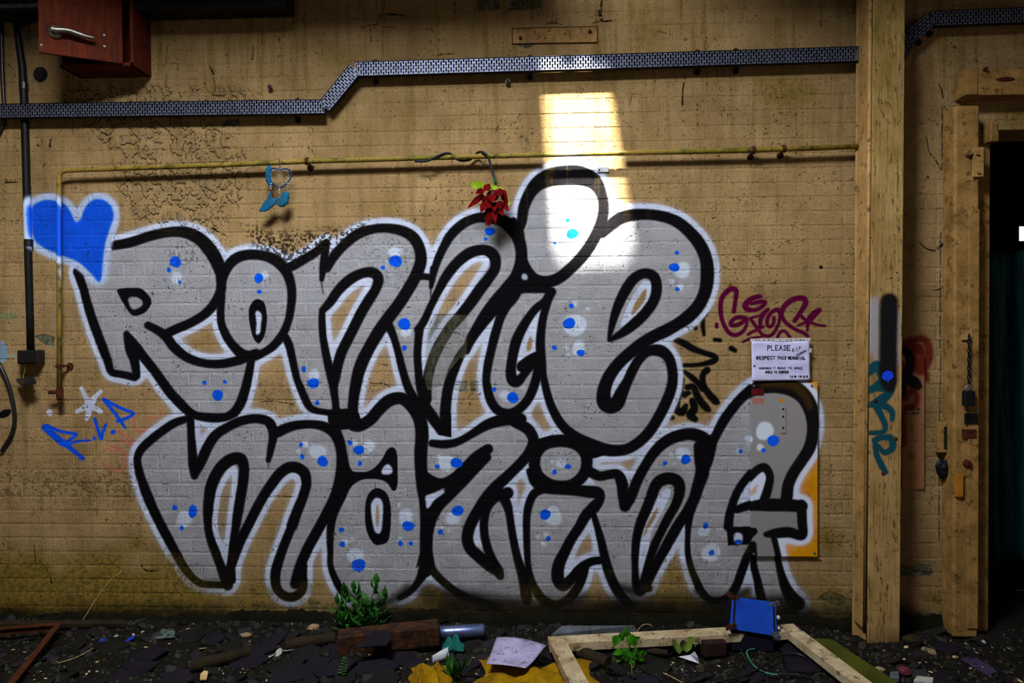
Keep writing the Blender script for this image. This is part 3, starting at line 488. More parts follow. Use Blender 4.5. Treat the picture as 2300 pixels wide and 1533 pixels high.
# ---------------------------------------------------------------- helpers: materials
def lin(c):
    f = lambda v: v/12.92 if v <= .04045 else ((v+.055)/1.055)**2.4
    return tuple(f(x/255.0) for x in c[:3])+(1.0,)
class NT:
    def __init__(s, name):
        s.m = bpy.data.materials.new(name); s.m.use_nodes = True; s.t = s.m.node_tree
        s.b = s.t.nodes['Principled BSDF']; s._pos = None
    def n(s, kind, **kw):
        x = s.t.nodes.new(kind)
        for k, v in kw.items(): setattr(x, k, v)
        return x
    def l(s, a, b): s.t.links.new(a, b)
    def pos(s):
        if s._pos is None: s._pos = s.n('ShaderNodeNewGeometry').outputs['Position']
        return s._pos
    def noise(s, scale, detail=4, rough=.6, vec=None, stretch=None):
        v = vec or s.pos()
        if stretch:
            mp = s.n('ShaderNodeMapping'); mp.inputs['Scale'].default_value = stretch; s.l(v, mp.inputs['Vector']); v = mp.outputs[0]
        x = s.n('ShaderNodeTexNoise'); x.inputs['Scale'].default_value = scale; x.inputs['Detail'].default_value = detail; x.inputs['Roughness'].default_value = rough
        s.l(v, x.inputs['Vector']); return x.outputs['Fac']
    def ramp(s, fac, stops):
        r = s.n('ShaderNodeValToRGB'); e = r.color_ramp.elements
        while len(e) < len(stops): e.new(0.5)
        for k, (p, c) in enumerate(stops): e[k].position = p; e[k].color = c if len(c) == 4 else lin(c)
        s.l(fac, r.inputs[0]); return r.outputs[0]
    def mix(s, fac, a, b, blend='MIX'):
        x = s.n('ShaderNodeMix', data_type='RGBA', blend_type=blend)
        for sock, v in ((x.inputs[0], fac), (x.inputs[6], a), (x.inputs[7], b)):
            if hasattr(v, 'is_linked'): s.l(v, sock)
            else: sock.default_value = v
        return x.outputs[2]
    def math(s, op, a, b=0.0):
        x = s.n('ShaderNodeMath', operation=op)
        for sock, v in ((x.inputs[0], a), (x.inputs[1], b)):
            if hasattr(v, 'is_linked'): s.l(v, sock)
            else: sock.default_value = v
        return x.outputs[0]
    def bump(s, h, strength, dist=.004, prev=None):
        x = s.n('ShaderNodeBump'); x.inputs['Strength'].default_value = strength; x.inputs['Distance'].default_value = dist
        s.l(h, x.inputs['Height'])
        if prev: s.l(prev, x.inputs['Normal'])
        return x.outputs[0]
    def out(s, col, rough=.7, metal=0.0, normal=None, spec=.5):
        for k, v in (('Base Color', col), ('Roughness', rough), ('Metallic', metal), ('Specular IOR Level', spec)):
            if hasattr(v, 'is_linked'): s.l(v, s.b.inputs[k])
            else: s.b.inputs[k].default_value = v
        if normal: s.l(normal, s.b.inputs['Normal'])
        return s.m
W0 = (0, 0, 0, 1)
def image_of(name, arr, data=False):
    h, w = arr.shape[:2]
    im = bpy.data.images.new(name, w, h, alpha=True, float_buffer=False)
    im.colorspace_settings.name = 'Non-Color' if data else 'sRGB'; im.alpha_mode = 'CHANNEL_PACKED'
    im.pixels.foreach_set(np.ascontiguousarray(arr, np.float32).ravel()); im.update(); im.pack(); return im
WALLC = paint_wall(); PILC = None
IMG_PAINT = image_of('wall_paint', np.dstack([WALLC.rgb, WALLC.a])); IMG_MASK = image_of('wall_wear_shade', wall_masks(WALLC), True)
def canvas_uv(nt, c):
    """wall coordinates (x, z in metres) -> canvas uv"""
    sp = nt.n('ShaderNodeSeparateXYZ'); nt.l(nt.pos(), sp.inputs[0]); cb = nt.n('ShaderNodeCombineXYZ')
    for k, (o, w) in enumerate(((c.x0, c.x1-c.x0), (c.z0, c.z1-c.z0))):
        nt.l(nt.math('DIVIDE', nt.math('SUBTRACT', sp.outputs[(0, 2)[k]], o), w), cb.inputs[k])
    return cb.outputs[0]
def tex(nt, im, uv):
    x = nt.n('ShaderNodeTexImage', image=im, extension='CLIP', interpolation='Linear'); nt.l(uv, x.inputs[0]); return x
def M(name, c1, c2=None, scale=18, rough=.7, metal=0.0, bump=.25, bscale=90, dirt=None, dirtamt=.5, stretch=None, paint=False, spec=.18, wear=False):
    nt = NT(name); c2 = c2 or tuple(v*.72 for v in c1)
    col = nt.ramp(nt.noise(scale, 5, .62, stretch=stretch), [(.34, c1), (.68, c2)])
    if dirt: col = nt.mix(nt.ramp(nt.noise(scale*2.7, 6, .7), [(.70-.36*dirtamt, W0), (.80-.36*dirtamt, (.9, .9, .9, 1))]), col, lin(dirt))
    if dirt: col = nt.mix(nt.ramp(nt.noise(scale*16, 3, .65), [(.60, W0), (.68, (.75, .75, .75, 1))]), col, lin(tuple(v*.6 for v in dirt)))
    if paint:
        uv = canvas_uv(nt, WALLC); t = tex(nt, IMG_PAINT, uv); col = nt.mix(t.outputs['Alpha'], col, t.outputs['Color']); metal = nt.math('MULTIPLY', tex(nt, IMG_MASK, uv).outputs['Alpha'], .72)
    nb = nt.bump(nt.noise(bscale, 4, .65, stretch=stretch), bump, .003)
    return nt.out(col, rough, metal, nb, spec)
def wall_material():
    nt = NT('painted_brick'); uv = canvas_uv(nt, WALLC); tp_, tm = tex(nt, IMG_PAINT, uv), tex(nt, IMG_MASK, uv)
    sm = nt.n('ShaderNodeSeparateColor'); nt.l(tm.outputs['Color'], sm.inputs[0]); bare, moss, grime_shade = sm.outputs; silver = tm.outputs['Alpha']
    col = nt.ramp(nt.noise(5, 5, .6), [(.30, (182, 152, 106)), (.52, (168, 138, 94)), (.75, (138, 112, 74))])
    col = nt.mix(nt.ramp(nt.noise(3.0, 5, .65, stretch=(6, 1, .55)), [(.50, W0), (.72, (.55, .55, .55, 1))]), col, lin((100, 84, 48)))
    col = nt.mix(nt.ramp(nt.noise(70, 4, .7), [(.56, W0), (.68, (.9, .9, .9, 1))]), col, lin((92, 68, 36)))
    col = nt.mix(nt.ramp(nt.noise(190, 3, .7), [(.62, W0), (.70, (.85, .85, .85, 1))]), col, lin((58, 42, 22)))
    col = nt.mix(nt.ramp(nt.noise(1.6, 6, .7), [(.42, W0), (.70, (.5, .5, .5, 1))]), col, lin((118, 94, 54)))
    bcol = nt.ramp(nt.noise(22, 6, .7), [(.32, (44, 41, 28)), (.47, (84, 82, 60)), (.58, (122, 122, 104)), (.72, (62, 62, 34))])
    col = nt.mix(bare, col, bcol)
    worn = nt.ramp(nt.noise(120, 5, .75), [(.24, (.4, .4, .4, 1)), (.33, (1, 1, 1, 1))])
    pa = nt.math('MULTIPLY', tp_.outputs['Alpha'], worn); pa = nt.math('MULTIPLY', pa, nt.math('SUBTRACT', 1.0, nt.math('MULTIPLY', bare, .35)))
    tone = nt.ramp(nt.noise(9, 5, .65), [(.3, (.80, .80, .81, 1)), (.6, (1, 1, 1, 1))])
    col = nt.mix(pa, col, nt.mix(1.0, tp_.outputs['Color'], tone, 'MULTIPLY'))
    mo = nt.math('MULTIPLY', moss, nt.ramp(nt.noise(55, 5, .7), [(.32, (.4, .4, .4, 1)), (.54, (1, 1, 1, 1))]))
    col = nt.mix(mo, col, nt.ramp(nt.noise(38, 5, .7), [(.35, (60, 56, 8)), (.60, (136, 112, 16))]))
    col = nt.mix(grime_shade, col, nt.ramp(nt.noise(60, 4, .7), [(.4, (14, 12, 8)), (.7, (36, 30, 12))]))
    clean = nt.math('SUBTRACT', 1.0, grime_shade); met = nt.math('MULTIPLY', nt.math('MULTIPLY', silver, clean), .66)
    rough = nt.math('SUBTRACT', .74, nt.math('MULTIPLY', nt.math('MULTIPLY', silver, clean), .36))
    spec = nt.math('ADD', .07, nt.math('MULTIPLY', silver, .2))
    h = nt.math('ADD', nt.math('MULTIPLY', nt.noise(75, 5, .68), .8), nt.math('MULTIPLY', nt.noise(320, 3, .6), .5))
    h = nt.math('SUBTRACT', h, nt.math('MULTIPLY', nt.math('ADD', bare, grime_shade), .5))
    return nt.out(col, rough, met, nt.bump(h, 1.0, .0085), spec)
# ---------------------------------------------------------------- helpers: objects and meshes
def tag(o, label=None, cat=None, group=None, kind=None):
    for k, v in (('label', label), ('category', cat), ('group', group), ('kind', kind)):
        if v: o[k] = v
    return o
def thing(name, label, cat, loc=(0, 0, 0), group=None):
    o = bpy.data.objects.new(name, None); COL.objects.link(o); o.location = loc; o.empty_display_size = .05
    return tag(o, label, cat, group)
def origin(o):
    v = Vector((0, 0, 0))
    while o is not None: v = v+Vector(o.location); o = o.parent
    return v
class MB:
    def __init__(s): s.v, s.f = [], []
    def add(s, vs, fs):
        k = len(s.v); s.v += [tuple(map(float, v)) for v in vs]; s.f += [tuple(i+k for i in f) for f in fs]; return s
    def box(s, c, size, rot=None):
        c = Vector(c); h = Vector(size)/2; R = rot if rot is not None else Matrix.Identity(3)
        vs = [c+R @ Vector((h.x*a, h.y*b, h.z*d)) for a in (-1, 1) for b in (-1, 1) for d in (-1, 1)]
        return s.add(vs, [(0, 1, 3, 2), (4, 6, 7, 5), (0, 4, 5, 1), (2, 3, 7, 6), (0, 2, 6, 4), (1, 5, 7, 3)])
    def bounds(s, x0, x1, y0, y1, z0, z1): return s.box(((x0+x1)/2, (y0+y1)/2, (z0+z1)/2), (abs(x1-x0), abs(y1-y0), abs(z1-z0)))
    def bar(s, a, b, w, h, up=(0, 0, 1)):
        a, b = Vector(a), Vector(b); d = (b-a); L = d.length; d.normalize(); u = Vector(up); sd = d.cross(u).normalized(); u = sd.cross(d).normalized()
        R = Matrix((d, sd, u)).transposed(); return s.box((a+b)/2, (L, w, h), R)
    def tube(s, path, r, n=10, flat=1.0, caps=True, fdir=None):
        path = [Vector(p) for p in path]; m = len(path); rr = r if hasattr(r, '__len__') else [r]*m; vs = []; fs = []
        prev = None
        for i, p in enumerate(path):
            d = (path[min(i+1, m-1)]-path[max(i-1, 0)]).normalized()
            if fdir is not None: u = Vector(fdir)
            elif prev is not None: u = prev
            else: u = Vector((0, 1, 0)) if abs(d.y) < .9 else Vector((0, 0, 1))
            u = (u-d*u.dot(d)).normalized(); w = d.cross(u); prev = u
            for k in range(n):
                t = 2*math.pi*k/n; vs.append(p+(u*math.cos(t)*flat+w*math.sin(t))*rr[i])
        for i in range(m-1):
            for k in range(n): fs.append((i*n+k, i*n+(k+1) % n, (i+1)*n+(k+1) % n, (i+1)*n+k))
        if caps: fs.append(tuple(range(n-1, -1, -1))); fs.append(tuple((m-1)*n+k for k in range(n)))
        return s.add(vs, fs)
    def cyl(s, a, b, r, n=16, r2=None): return s.tube([a, b], [r, r if r2 is None else r2], n)
    def ball(s, c, r, n=8, sc=(1, 1, 1)):
        c = Vector(c); vs = [c+Vector((0, 0, -r*sc[2]))]; fs = []
        for i in range(1, n//2):
            t = math.pi*i/(n//2)-math.pi/2
            for k in range(n): vs.append(c+Vector((r*math.cos(t)*math.cos(2*math.pi*k/n)*sc[0], r*math.cos(t)*math.sin(2*math.pi*k/n)*sc[1], r*math.sin(t)*sc[2])))
        vs.append(c+Vector((0, 0, r*sc[2]))); R = n//2-1; T = len(vs)-1
        for k in range(n): fs.append((0, 1+(k+1) % n, 1+k)); fs.append((T, 1+(R-1)*n+k, 1+(R-1)*n+(k+1) % n))
        for i in range(R-1):
            for k in range(n): fs.append((1+i*n+k, 1+i*n+(k+1) % n, 1+(i+1)*n+(k+1) % n, 1+(i+1)*n+k))
        return s.add(vs, fs)
    def prism(s, pts, off):
        n = len(pts); off = Vector(off); vs = [Vector(p) for p in pts]+[Vector(p)+off for p in pts]
        fs = [tuple(range(n)), tuple(range(2*n-1, n-1, -1))]+[(k, k+n, (k+1) % n+n, (k+1) % n) for k in range(n)]
        return s.add(vs, fs)
    def grid(s, fn, nu, nv):
        vs = [fn(i/nu, j/nv) for j in range(nv+1) for i in range(nu+1)]
        return s.add(vs, [(j*(nu+1)+i, j*(nu+1)+i+1, (j+1)*(nu+1)+i+1, (j+1)*(nu+1)+i) for j in range(nv) for i in range(nu)])
    def blade(s, base, d, side, L, Wd, prof=(0, .7, 1, .8, .45, 0), curl=0.0, cup=.25):
        """leaf or petal: midrib along d, width along side, curling along d x side"""
        base, d, side = Vector(base), Vector(d).normalized(), Vector(side); side = (side-d*side.dot(d)).normalized(); nn = d.cross(side)
        m = len(prof); vs = []; fs = []; p = base.copy()
        for i, w in enumerate(prof):
            t = i/(m-1); dd = (d*math.cos(curl*t)+nn*math.sin(curl*t)); n2 = (nn*math.cos(curl*t)-d*math.sin(curl*t))
            if i: p = p+dd*(L/(m-1))
            w = max(w, .02)*Wd/2
            vs += [p-side*w+n2*w*cup, p, p+side*w+n2*w*cup]
        for i in range(m-1):
            k = i*3; fs += [(k, k+1, k+4, k+3), (k+1, k+2, k+5, k+4)]
        return s.add(vs, fs)
    def ribbon(s, pts, w, nrm=(0, -1, 0)):
        nrm = Vector(nrm); pts = [Vector(p) for p in pts]
        for a, b in zip(pts[:-1], pts[1:]):
            d = (b-a); L = d.length
            if L < 1e-6: continue
            d /= L; sd = d.cross(nrm)*w/2; e = d*w*.4
            s.add([a-e-sd, a-e+sd, b+e+sd, b+e-sd], [(0, 1, 2, 3)])
        return s
    def build(s, name, mat, parent=None, smooth=False, bevel=0, seg=2, solid=0, loc=None):
        o0 = origin(parent) if parent is not None else Vector((0, 0, 0))
        own = Vector(loc) if loc is not None else o0
        me = bpy.data.meshes.new(name); me.from_pydata([Vector(v)-own for v in s.v], [], s.f); me.update()
        bm = bmesh.new(); bm.from_mesh(me); bmesh.ops.recalc_face_normals(bm, faces=bm.faces); bm.to_mesh(me); bm.free()
        if smooth:
            for p in me.polygons: p.use_smooth = True
        me.materials.append(mat); o = bpy.data.objects.new(name, me); COL.objects.link(o)
        if parent is not None: o.parent = parent; o.location = own-o0
        else: o.location = own
        if solid: md = o.modifiers.new('solid', 'SOLIDIFY'); md.thickness = solid; md.offset = 0
        if bevel: md = o.modifiers.new('bevel', 'BEVEL'); md.width = bevel; md.segments = seg; md.limit_method = 'ANGLE'
        return o
def V(*a): return Vector(a)
def PV(px, py, y=0.0): return Vector(P(px, py, y))
def GV(px, py, z=0.0): return Vector(Gd(px, py, z))
rng = random.Random(21)
# ---------------------------------------------------------------- materials
m_wall = wall_material()
m_mortar = m_wall
m_plain = M('cream_wall', (150, 112, 64), (120, 88, 48), 6, .8, bump=.4, bscale=70, dirt=(60, 46, 22), dirtamt=.4)
m_floor = M('dark_rubble', (9, 8, 6), (18, 15, 9), 9, .95, bump=.9, bscale=40, dirt=(34, 36, 10), dirtamt=.45, spec=.15)
m_roof = M('roof_boards', (58, 52, 44), (40, 36, 30), 5, .9)
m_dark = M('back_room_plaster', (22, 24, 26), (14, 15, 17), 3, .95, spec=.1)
m_metal = M('galvanised_steel', (124, 130, 152), (86, 91, 110), 30, .42, .55, .2, 120, dirt=(60, 60, 68), dirtamt=.3)
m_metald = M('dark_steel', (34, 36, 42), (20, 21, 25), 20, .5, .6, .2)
m_pipe = M('mossy_painted_pipe', (146, 118, 52), (104, 96, 22), 5, .55, bump=.3, dirt=(58, 60, 10), dirtamt=.55, paint=True)
m_black = M('black_plastic', (20, 21, 24), (12, 12, 14), 30, .38, bump=.1, spec=.5)
m_blackp = M('black_painted_pipe', (22, 20, 20), (12, 11, 12), 20, .5, bump=.25, paint=True)
m_rust = M('rust', (92, 44, 16), (46, 22, 10), 40, .9, .1, .8, 150, dirt=(28, 14, 8), dirtamt=.5)
m_orange = M('orange_varnished_wood', (96, 34, 7), (62, 20, 4), 6, .8, bump=.25, bscale=40, stretch=(8, 8, 1), dirt=(46, 14, 4), dirtamt=.35)
m_brass = M('tarnished_metal', (150, 150, 140), (98, 98, 84), 40, .35, .8, .3, 80, dirt=(90, 104, 60), dirtamt=.35)
m_cream = M('cream_painted_steel', (176, 140, 86), (140, 108, 60), 9, .55, bump=.3, bscale=60, dirt=(84, 62, 32), dirtamt=.40)
m_creamd = M('stained_cream_paint', (160, 122, 68), (112, 84, 42), 9, .65, bump=.6, bscale=60, dirt=(74, 54, 26), dirtamt=.42)
m_yellow = M('yellow_enamel_panel', (214, 148, 6), (190, 124, 2), 5, .42, bump=.1, bscale=160, dirt=(100, 66, 4), dirtamt=.25, paint=True)
m_board = M('dusty_pink_board', (168, 122, 84), (148, 104, 68), 8, .7, bump=.2, dirt=(90, 58, 34), dirtamt=.3, paint=True)
m_paper = M('lilac_white_paper', (206, 204, 242), (186, 184, 228), 12, .4, bump=.35, bscale=26, spec=.6)
m_clear = M('clear_plastic_strip', (206, 198, 206), (176, 166, 170), 30, .25, spec=.7)
m_ink = M('navy_ink', (24, 20, 66), (14, 12, 40), 40, .6)
m_inkk = M('black_marker', (16, 13, 10), (10, 8, 8), 40, .6)
m_red = M('red_silk_petal', (104, 4, 6), (54, 1, 3), 22, .8, bump=.2, spec=.04)
m_redd = M('dark_red_silk', (70, 4, 8), (44, 2, 6), 20, .6)
m_lime = M('lime_silk_leaf', (142, 168, 18), (92, 124, 8), 26, .55, bump=.25)
m_stem = M('dark_green_wire', (26, 34, 40), (14, 18, 22), 12, .45, bump=.1)
m_stemg = M('green_stem_end', (14, 84, 40), (10, 54, 30), 30, .5)
m_teal = M('teal_feather', (12, 94, 124), (6, 62, 92), 60, .8, bump=.6, bscale=200)
m_tealc = M('blue_cord', (12, 60, 110), (8, 40, 84), 60, .6, bump=.5, bscale=260)
m_bead = M('pale_bead', (206, 206, 224), (160, 160, 190), 40, .2, spec=.7)
m_thread = M('web_thread', (150, 134, 96), (120, 104, 70), 40, .7)
m_leaf = M('weed_leaf', (52, 116, 36), (26, 74, 18), 22, .55, bump=.3, bscale=90, spec=.2)
m_leaf2 = M('nettle_leaf', (62, 132, 20), (34, 92, 10), 26, .55, bump=.4, bscale=120, spec=.2)
m_leafd = M('dull_leaf', (40, 66, 22), (26, 44, 12), 26, .6, bump=.3)
m_gstem = M('plant_stem', (66, 92, 36), (44, 62, 22), 20, .6)
m_wood = M('wet_brown_timber', (80, 44, 17), (36, 20, 9), 9, .75, bump=.6, bscale=30, stretch=(1.5, 5, 5), dirt=(24, 15, 8), dirtamt=.66)
m_woodd = M('rotten_dark_timber', (44, 32, 16), (24, 18, 10), 9, .85, bump=.6, bscale=40, dirt=(38, 40, 10), dirtamt=.45)
m_frame = M('dirty_white_wood', (192, 176, 142), (150, 128, 92), 9, .65, bump=.3, bscale=60, stretch=(1, 1, 1), dirt=(84, 64, 38), dirtamt=.46)
m_green = M('olive_painted_board', (74, 80, 22), (50, 56, 12), 6, .45, bump=.15, dirt=(36, 40, 10), dirtamt=.3)
m_blue = M('blue_painted_tin', (22, 78, 196), (16, 58, 160), 8, .42, .15, .15, 200, dirt=(70, 66, 96), dirtamt=.22)
m_blued = M('dark_blue_tin', (16, 18, 34), (10, 11, 20), 8, .6, .1)
m_lilac = M('lilac_plastic_sheet', (172, 164, 196), (140, 132, 164), 9, .4, bump=.15, dirt=(104, 84, 84), dirtamt=.42)
m_cloth = M('mustard_cloth', (158, 118, 6), (108, 78, 4), 12, .95, bump=.8, bscale=260, spec=.1, dirt=(70, 48, 4), dirtamt=.3)
m_can = M('bare_aluminium_can', (122, 134, 172), (84, 96, 140), 12, .35, .8, .15, 60, dirt=(54, 58, 84), dirtamt=.35)
m_slate = M('purple_slate', (26, 20, 30), (15, 12, 18), 8, .75, bump=.4, bscale=50, dirt=(22, 18, 22), dirtamt=.4, spec=.12)
m_slate2 = M('grey_slate', (22, 22, 20), (13, 13, 12), 8, .8, bump=.4, bscale=50, dirt=(34, 34, 12), dirtamt=.4, spec=.12)
m_slab = M('grey_blue_slab', (94, 100, 108), (64, 68, 72), 14, .85, bump=.5, bscale=70, dirt=(40, 44, 24), dirtamt=.4)
m_flake = M('cream_paint_flake', (206, 176, 124), (176, 140, 92), 30, .7)
m_flakew = M('white_paint_flake', (176, 174, 166), (136, 134, 128), 30, .6)
m_glass = M('grimy_glass', (92, 110, 104), (62, 76, 70), 20, .15, spec=.8)
m_bluep = M('blue_plastic', (24, 74, 214), (16, 52, 170), 20, .4)
m_white = M('white_plastic', (206, 206, 214), (172, 172, 186), 16, .35, dirt=(110, 100, 90), dirtamt=.2)
m_tealr = M('teal_rag', (22, 110, 100), (10, 70, 66), 20, .9, bump=.5)
m_brickd = M('sooty_brick', (44, 24, 22), (24, 14, 14), 20, .9, bump=.6)
m_stone = M('pink_stone', (108, 44, 58), (76, 28, 40), 16, .7, bump=.4)
m_pale = M('pale_rubble', (156, 132, 100), (112, 92, 66), 20, .85, bump=.5)
m_curtain = M('teal_tarpaulin', (8, 78, 78), (4, 44, 50), 4, .55, bump=.3, bscale=14, stretch=(6, 6, 1))
m_moss = M('mossy_plinth', (24, 23, 10), (11, 10, 6), 14, .95, bump=1.0, bscale=60, dirt=(10, 9, 5), dirtamt=.5, spec=.1)
m_wire = M('green_wire', (58, 170, 130), (40, 130, 100), 20, .4)
m_gwire = M('earth_wire', (110, 130, 20), (80, 100, 10), 20, .4)
# ---------------------------------------------------------------- the setting
def structure(o): o['kind'] = 'structure'; return o
XD = P(2212, 900)[0]; ZD = P(2250, 291)[2]; XL, XR, ZT = -4.4, 5.0, 3.75
w = MB(); YM = .0019
w.bounds(XL, XD, YM, .24, -.15, ZT); w.bounds(XD, XR, YM, .24, ZD, ZT); w.bounds(XD+1.15, XR, YM, .24, -.15, ZD)
wall_back = structure(w.build('wall_back', m_mortar))
# ground height and floor
_gn = np.random.RandomState(4); _ph = _gn.rand(12)*6.28; _fr = _gn.rand(12, 2)*9+3
def gh(x, y):
    s_ = sum(math.sin(x*_fr[k][0]+y*_fr[k][1]*(1 if k % 2 else -1)+_ph[k])/(1+k*.35) for k in range(12))
    return .016*s_*.5*min(1.0, max(0.0, 1.4-abs(y)*.4))
def ground(px, py, dz=0.0):
    p = GV(px, py)
    for _ in range(3): p = GV(px, py, gh(p.x, p.y)+dz)
    return p
fl = MB(); nx, ny = 150, 90
def _f(u, v):
    x = XL+(XR-XL)*u; y = -7.0+(10.5)*(v if v < .01 else v)
    return (x, y, gh(x, y) if y < .3 else 0.0)
def _f2(u, v):
    x = XL+(XR-XL)*u; y = -1.6+2.2*v; return (x, y, gh(x, y)-(.0 if y < .5 else .0))
fl.grid(_f2, 230, 64)
fl.add([(XL, -7, 0), (XR, -7, 0), (XR, -1.6, -.012), (XL, -1.6, -.012)], [(0, 1, 2, 3)]); fl.add([(XL, .6, -.012), (XR, .6, -.012), (XR, 4, 0), (XL, 4, 0)], [(0, 1, 2, 3)])
floor = structure(fl.build('floor', m_floor, smooth=True))
structure(MB().bounds(XL-.2, XL, -7, 4, -.15, 4.9).build('wall_left', m_plain)); structure(MB().bounds(XR, XR+.2, -7, 4, -.15, 4.9).build('wall_right', m_plain))
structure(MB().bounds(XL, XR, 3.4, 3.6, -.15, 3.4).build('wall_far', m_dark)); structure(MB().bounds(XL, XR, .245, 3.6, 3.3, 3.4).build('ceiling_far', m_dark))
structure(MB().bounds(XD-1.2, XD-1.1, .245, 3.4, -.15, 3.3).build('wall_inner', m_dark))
# unseen low roof added to shade the wall top; a missing panel and two nail gaps let the sun through
def up_to(p, z):
    p = Vector(p); t = (p.z-z)/(-SUN_DIR.z)*-1; k = (z-p.z)/SUN_DIR.z; return p+SUN_DIR*k
def hole(corners, y, z):
    return [up_to(PV(px, py, y), z) for px, py in corners]
holes = [hole([(1226, 216), (1366, 213), (1407, 552), (1261, 562)], 0.0, ZT), hole([(1214, 124), (1256, 123), (1256, 146), (1214, 147)], -.068, ZT), hole([(1298, 122), (1322, 121), (1322, 144), (1298, 145)], -.068, ZT)]
def roof_with_holes(x0, x1, y0, y1, z, hs):
    mb = MB(); rects = []
    for q in hs:
        xs = [p.x for p in q]; ys = [p.y for p in q]; rects.append((min(xs)-.006, max(xs)+.006, min(ys)-.003, max(ys)+.003))
    gx = sorted({x0, x1}|{r[0] for r in rects}|{r[1] for r in rects}); gy = sorted({y0, y1}|{r[2] for r in rects}|{r[3] for r in rects})
    for a, b in zip(gx[:-1], gx[1:]):
        for c_, d in zip(gy[:-1], gy[1:]):
            mx, my = (a+b)/2, (c_+d)/2
            if not any(r[0] < mx < r[1] and r[2] < my < r[3] for r in rects): mb.add([(a, c_, z), (b, c_, z), (b, d, z), (a, d, z)], [(0, 1, 2, 3)])
    for r, q in zip(rects, hs):
        R = [(r[0], r[3], z), (r[1], r[3], z), (r[1], r[2], z), (r[0], r[2], z)]
        for k in range(4): mb.add([R[k], R[(k+1) % 4], q[(k+1) % 4], q[k]], [(0, 1, 2, 3)])
    return mb
rf = roof_with_holes(XL, XR, -1.45, .24, ZT, holes); structure(rf.build('shade_ceiling', m_roof))
gx0, gx1 = min(p.x for q in holes for p in q)-.35, max(p.x for q in holes for p in q)+.12   # gap added in the unseen upper roof so sun reaches the missing panel
hr = MB(); hr.bounds(XL, XR, -7, -2.15, 5.0, 5.1)
for a, b in ((XL, gx0), (gx1, XR)): hr.bounds(a, b, -2.15, -1.4, 5.0, 5.1); hr.bounds(a, b, -1.5, -1.45, ZT, 5.0)
structure(hr.build('ceiling_upper', m_roof))
# bricks
BH, BL, JT = .0747, .234, .010
XO, ZO = P(1282, 642)[0], P(1282, 642)[2]
def brick_mesh(L, seed):
    r = random.Random(seed); h = BH-JT*.55; l = L-JT*.55; ch = .0050; j = lambda: r.uniform(-.0009, .0009)
    o = [(-l/2+j(), YM+.0015, -h/2+j()), (l/2+j(), YM+.0015, -h/2+j()), (l/2+j(), YM+.0015, h/2+j()), (-l/2+j(), YM+.0015, h/2+j())]
    i = [(-l/2+ch, j()*.5, -h/2+ch), (l/2-ch, j()*.5, -h/2+ch), (l/2-ch, j()*.5, h/2-ch), (-l/2+ch, j()*.5, h/2-ch)]
    return o+i, [(4, 5, 6, 7)]+[(k, (k+1) % 4, (k+1) % 4+4, k+4) for k in range(4)]
BM = {(k, s_): brick_mesh(L, 7*s_+k) for k, L in ((0, BL), (1, BL/2)) for s_ in range(4)}
def vis_area(x, z, L):
    a, b = proj((x-L/2, 0, z)), proj((x+L/2, 0, z))
    if a[0] < 0 or b[0] > 2300 or not 0 < a[1] < 1385: return 0
    if 1895 < a[0] < 2035 or 1895 < b[0] < 2035 or b[0] > 2112: return 0
    return abs(b[0]-a[0])
bricks = []
row0 = int((-.1-ZO)/BH)-1
for r in range(row0, row0+60):
    z = ZO+(r+.5)*BH
    if z < -.05 or z > ZT-.03: continue
    head = (r % 4 == 1); L = BL/2 if head else BL; off = (BL*.25 if head else (BL/2 if r % 2 else 0))
    k0 = int((XL-XO-off)/L)-1; k = k0
    while True:
        x = XO+off+(k+.5)*L; k += 1
        if x-L/2 < XL: continue
        if x+L/2 > XR: break
        if x+L/2 > XD and z-BH/2 < ZD: continue
        bricks.append((x, z, 1 if head else 0, rng.randrange(4), rng.uniform(-.0007, .0006), vis_area(x, z, L)))
order = sorted(range(len(bricks)), key=lambda i: -bricks[i][5]); single = set(order[:300])
BME = {}
for key, (vs, fs) in BM.items():
    me = bpy.data.meshes.new('brick'); me.from_pydata(vs, [], fs); me.update(); me.materials.append(m_wall); BME[key] = me
fld = MB()
for i, (x, z, kd, s_, dy, va) in enumerate(bricks):
    if i in single:
        o = bpy.data.objects.new('brick', BME[(kd, s_)]); COL.objects.link(o); o.parent = wall_back; o.location = (x, dy, z)
    else:
        vs, fs = BM[(kd, s_)]; fld.add([(a+x, b+dy, c_+z) for a, b, c_ in vs], fs)
bf = fld.build('brick_field', m_wall, wall_back); bf['kind'] = 'stuff'
# mossy plinth along the foot of the wall
pl = MB()
def _pl(u, v):
    x = XL+(XD-.02-XL)*u; t = v; n_ = .012*math.sin(x*7.1)+.008*math.sin(x*19+1)+.005*math.sin(x*41)
    y = -.002-.028*(1-t)**.6-.010*math.sin(x*13)*(1-t); n_ += .006*math.sin(x*97+2)+.004*math.sin(x*173); hh_ = .026+.034*min(1, max(0, (x+1.9)/.6)); z = (hh_+n_*.7)*t-.03*(1-t); return (x, y, z)
pl.grid(_pl, 700, 6); structure(pl.build('baseboard_back', m_moss, smooth=True))
